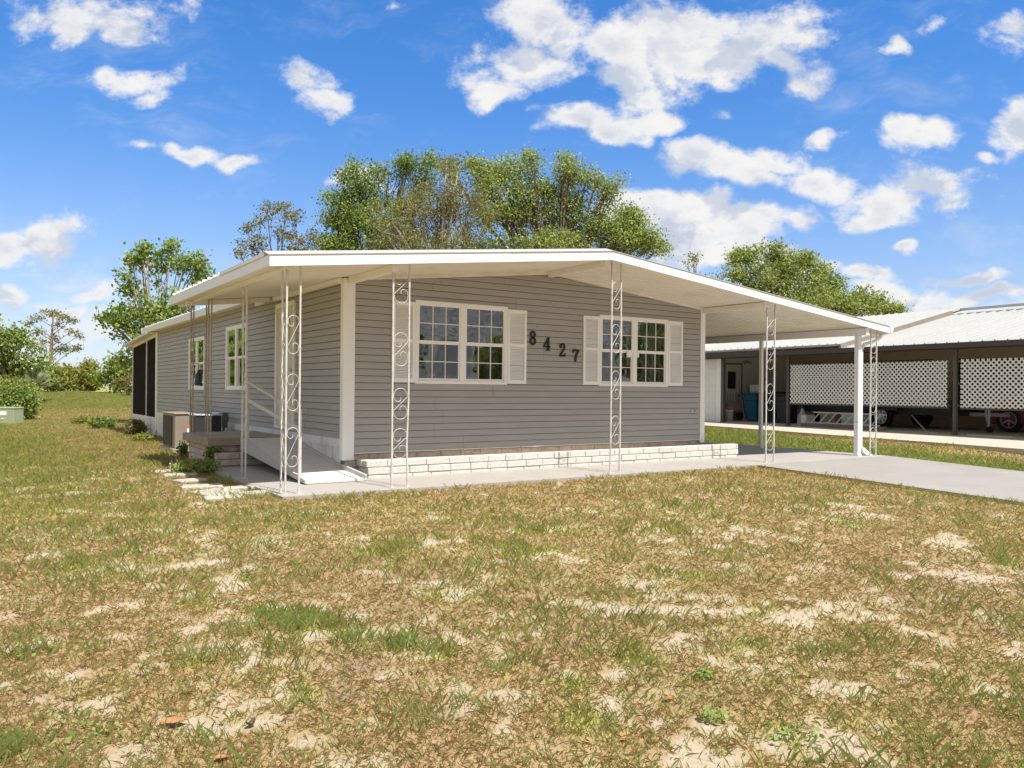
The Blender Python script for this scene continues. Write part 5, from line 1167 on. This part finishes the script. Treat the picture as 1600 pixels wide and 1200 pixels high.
# ------------------------------------------------------------------ grass
def grass():
    def sample(n, a, b, e=.7):
        # blades thin out smoothly with distance
        d = (a**e+RNG.random(n)*(b**e-a**e))**(1/e); u = (RNG.random(n)*2-1)*.70*d
        return CAMX+u*CT+d*ST, CAMY-u*ST+d*CT, d
    V = []; RV = []
    for n in (600000, 600000, 600000, -700000):
        if n > 0: x, y, d = sample(n, 2.5, 95)
        else:                        # the rest of the yard to both sides
            n = -n; x, y, d = sample(n, .8, 60); k_ = np.where(RNG.random(n) < .5, -1, 1)*(.66+.9*RNG.random(n)); x = CAMX+k_*d*CT+d*ST; y = CAMY-k_*d*ST+d*CT
        sw = .00031*d+.0003; hs = .027+.0006*d
        s, g, de, rs = masks(x, y)
        pr = (1-.86*s)*(.60+.40*g)*(1-.25*de)
        sq = ((x > -1.44) & (x < 7.4) & (y > -1.75) & (y < 2.6)) | ((x > 7.0) & (x < 10.97) & (y > -1.75) & (y < 9.6))
        drv = (y < -1.7) & (x > 6.9-.05*(-1.72-y)) & (x < 10.95-.12*np.minimum(-1.72-y, 4)-.02*np.maximum(-5.7-y, 0))
        house = (x > -.05) & (x < 7.4) & (y > -.1) & (y < 18.3)
        rd = (x-16.3)*math.cos(NA)-y*math.sin(NA)-(-2.75+.12*((x-16.3)*math.sin(NA)+y*math.cos(NA)))
        ok = (RNG.random(n) < pr) & ~sq & ~drv & ~house & (rd < -.03) & ~((x > -1.3) & (x < 0) & (y > 2.3) & (y < 4.3)) & ~((x > -.98) & (x < 0) & (y > 5.5) & (y < 8.3))
        x, y, g, s, de, rs, d, sw, hs = x[ok], y[ok], g[ok], s[ok], de[ok], rs[ok], d[ok], sw[ok], hs[ok]; n = len(x)
        tall = patches(GREENP[:7]+GREENP[8:9], x, y, 1.0) > 0
        shag = fbm(x*2.2+3, y*2.2+8, 4)
        isg = RNG.random(n) < (.28+.54*g)
        h = hs*(.5+1.0*RNG.random(n))*(1+.7*(shag > .55)*isg)*np.where(isg, 1.25, .75)
        tall = tall & (RNG.random(n) < np.clip((fbm(x*6+3, y*6+1, 3)-.36)*2.4, .08, .7)); h = np.where(tall & isg, h*(1.2+1.3*RNG.random(n)), h)*(1+rs*.5); 
        h = np.minimum(h, .085+.001*d)
        ang = RNG.random(n)*2*math.pi; lean = (.35+.9*RNG.random(n))*np.where(isg, .8, 1.9)
        w = sw*(.6+.8*RNG.random(n))*np.where(tall, .85, 1)
        cx_, sy_ = np.cos(ang), np.sin(ang); wa = RNG.random(n)*2*math.pi; wx, wy = np.cos(wa)*w, np.sin(wa)*w
        z = zg(x, y)-.004+ (fbm(x*.9, y*.9, 4)-.5)*.05+(fbm(x*5, y*5, 3)-.5)*.018
        lx, ly = cx_*lean*h, sy_*lean*h
        p0 = np.stack([x-wx, y-wy, z], 1); p1 = np.stack([x+wx, y+wy, z], 1)
        p2 = np.stack([x+lx*.4+wx*.55, y+ly*.4+wy*.55, z+h*.62], 1); p3 = np.stack([x+lx, y+ly, z+h*np.where(isg, 1, .75)], 1)
        V.append(np.stack([p0, p1, p2, p3], 1).reshape(-1, 3))
        base = np.where(isg, .56+.40*RNG.random(n)+.04*tall, .48*RNG.random(n)+.0)
        base = np.where(isg & (RNG.random(n) < .25), base*.0+.50, base); base = np.where(~isg & (de > .3), base*.5, base)
        base = np.where(isg & (rs > .4), .80+.08*RNG.random(n), base)
        base = np.where(isg & (d > 16) & (x < 0), .64+.16*RNG.random(n), base)
        base = np.where(tall & isg & (RNG.random(n) < .45), .88+.12*RNG.random(n), base)
        RV.append(np.clip(base, 0, 1))
    m = leaf_mat('grass_blade', [(.42, .24, .12), (.58, .37, .18), (.72, .50, .25), (.70, .51, .19), (.62, .50, .13), (.50, .47, .09), (.40, .44, .07), (.27, .37, .09)], .52)
    m.node_tree.nodes['Principled BSDF'].inputs['Specular IOR Level'].default_value = 0; m.node_tree.nodes['Principled BSDF'].inputs['Roughness'].default_value = .95
    o = tri_mesh('grass', m, None, np.concatenate(V), 4, np.concatenate(RV)); tag(o, 'short patchy lawn grass, green and straw coloured', 'grass', kind='stuff')
grass()
# broad-leaved weeds and fallen leaves
def rosette(px, py, r, label, m='mapleleaf', n=60):
    X, Y, d, _ = gpt(px, py); z = Z(X, Y); rt = thing('weed_plant', label, 'weed', (X, Y, z), 'leafy weeds in the front lawn')
    a = RNG.random(n)*2*math.pi; rr_ = np.sqrt(RNG.random(n))*r; q = np.stack([X+np.cos(a)*rr_, Y+np.sin(a)*rr_, z+.01+RNG.random(n)*.035], 1); leaf_mesh('foliage', M[m], rt, q, .028, .3+.5*RNG.random(n), flat_=.7)
for px, py, r, lb in ((47,1018,.16,'leafy weed by the left picture edge above the sand patch'),(145,1148,.16,'weed below the big sand patch, lower left'),(1118,1126,.06,'small bright weed on the bare sand, lower middle'),(1245,1156,.12,'greyish leafy weed beside the sand at lower right'),(1330,822,.16,'dark weed on the bare patch near the driveway'),(1270,787,.2,'long low weed left of the bare patch near the driveway'),(215,864,.12,'weed beside the small sand patches on the left'),(1105,1062,.05,'bright dandelion-like weed right of the orange leaf'),):
    rosette(px, py, r, lb)
def dead_leaf(px, py, size, ang, label, m='leafbrown', curl=.3):
    X, Y, d, _ = gpt(px, py); z = Z(X, Y)+.012+size*.03; mb = MB(); nn_ = 10; L_ = size
    for i in range(nn_+1):
        t = i/nn_; w = math.sin(math.pi*min(1, t*1.02))**.8*L_*.28; x = (t-.5)*L_; zz = curl*L_*(2*(t-.5))**2*.5
        for s_ in (-1, 0, 1):
            u = Vector((x, s_*w, zz+abs(s_)*w*.45)); u.rotate(Matrix.Rotation(R(ang), 3, 'Z')); mb.v.append((X+u.x, Y+u.y, z+u.z))
    for i in range(nn_):
        k = 3*i; mb.f += [(k, k+3, k+4, k+1), (k+1, k+4, k+5, k+2)]
    tag(mb.build('fallen_leaf', M[m], None, smooth=True), label, 'leaf', 'dry fallen leaves on the lawn')
dead_leaf(275, 1136, .12, -20, 'large tan fallen leaf, lower left, below the grass'); dead_leaf(396, 1138, .06, 40, 'dark curled leaf on the sand, lower left of centre', 'leafdark', .9)
dead_leaf(1048, 1098, .07, 10, 'bright orange curled leaf right of the centre'); dead_leaf(460, 1112, .05, 60, 'small dark leaf above the curled one', 'leafdark', .6)
dead_leaf(353, 1190, .07, 0, 'tan leaf at the bottom edge left of centre'); dead_leaf(858, 1045, .05, 30, 'dark leaf left of the lower middle', 'leafdark', .5)
dead_leaf(388, 906, .06, 70, 'dark leaf lying on the left sand patches', 'leafdark', .6); dead_leaf(980, 1161, .05, 15, 'small red-brown leaf near the bottom middle')
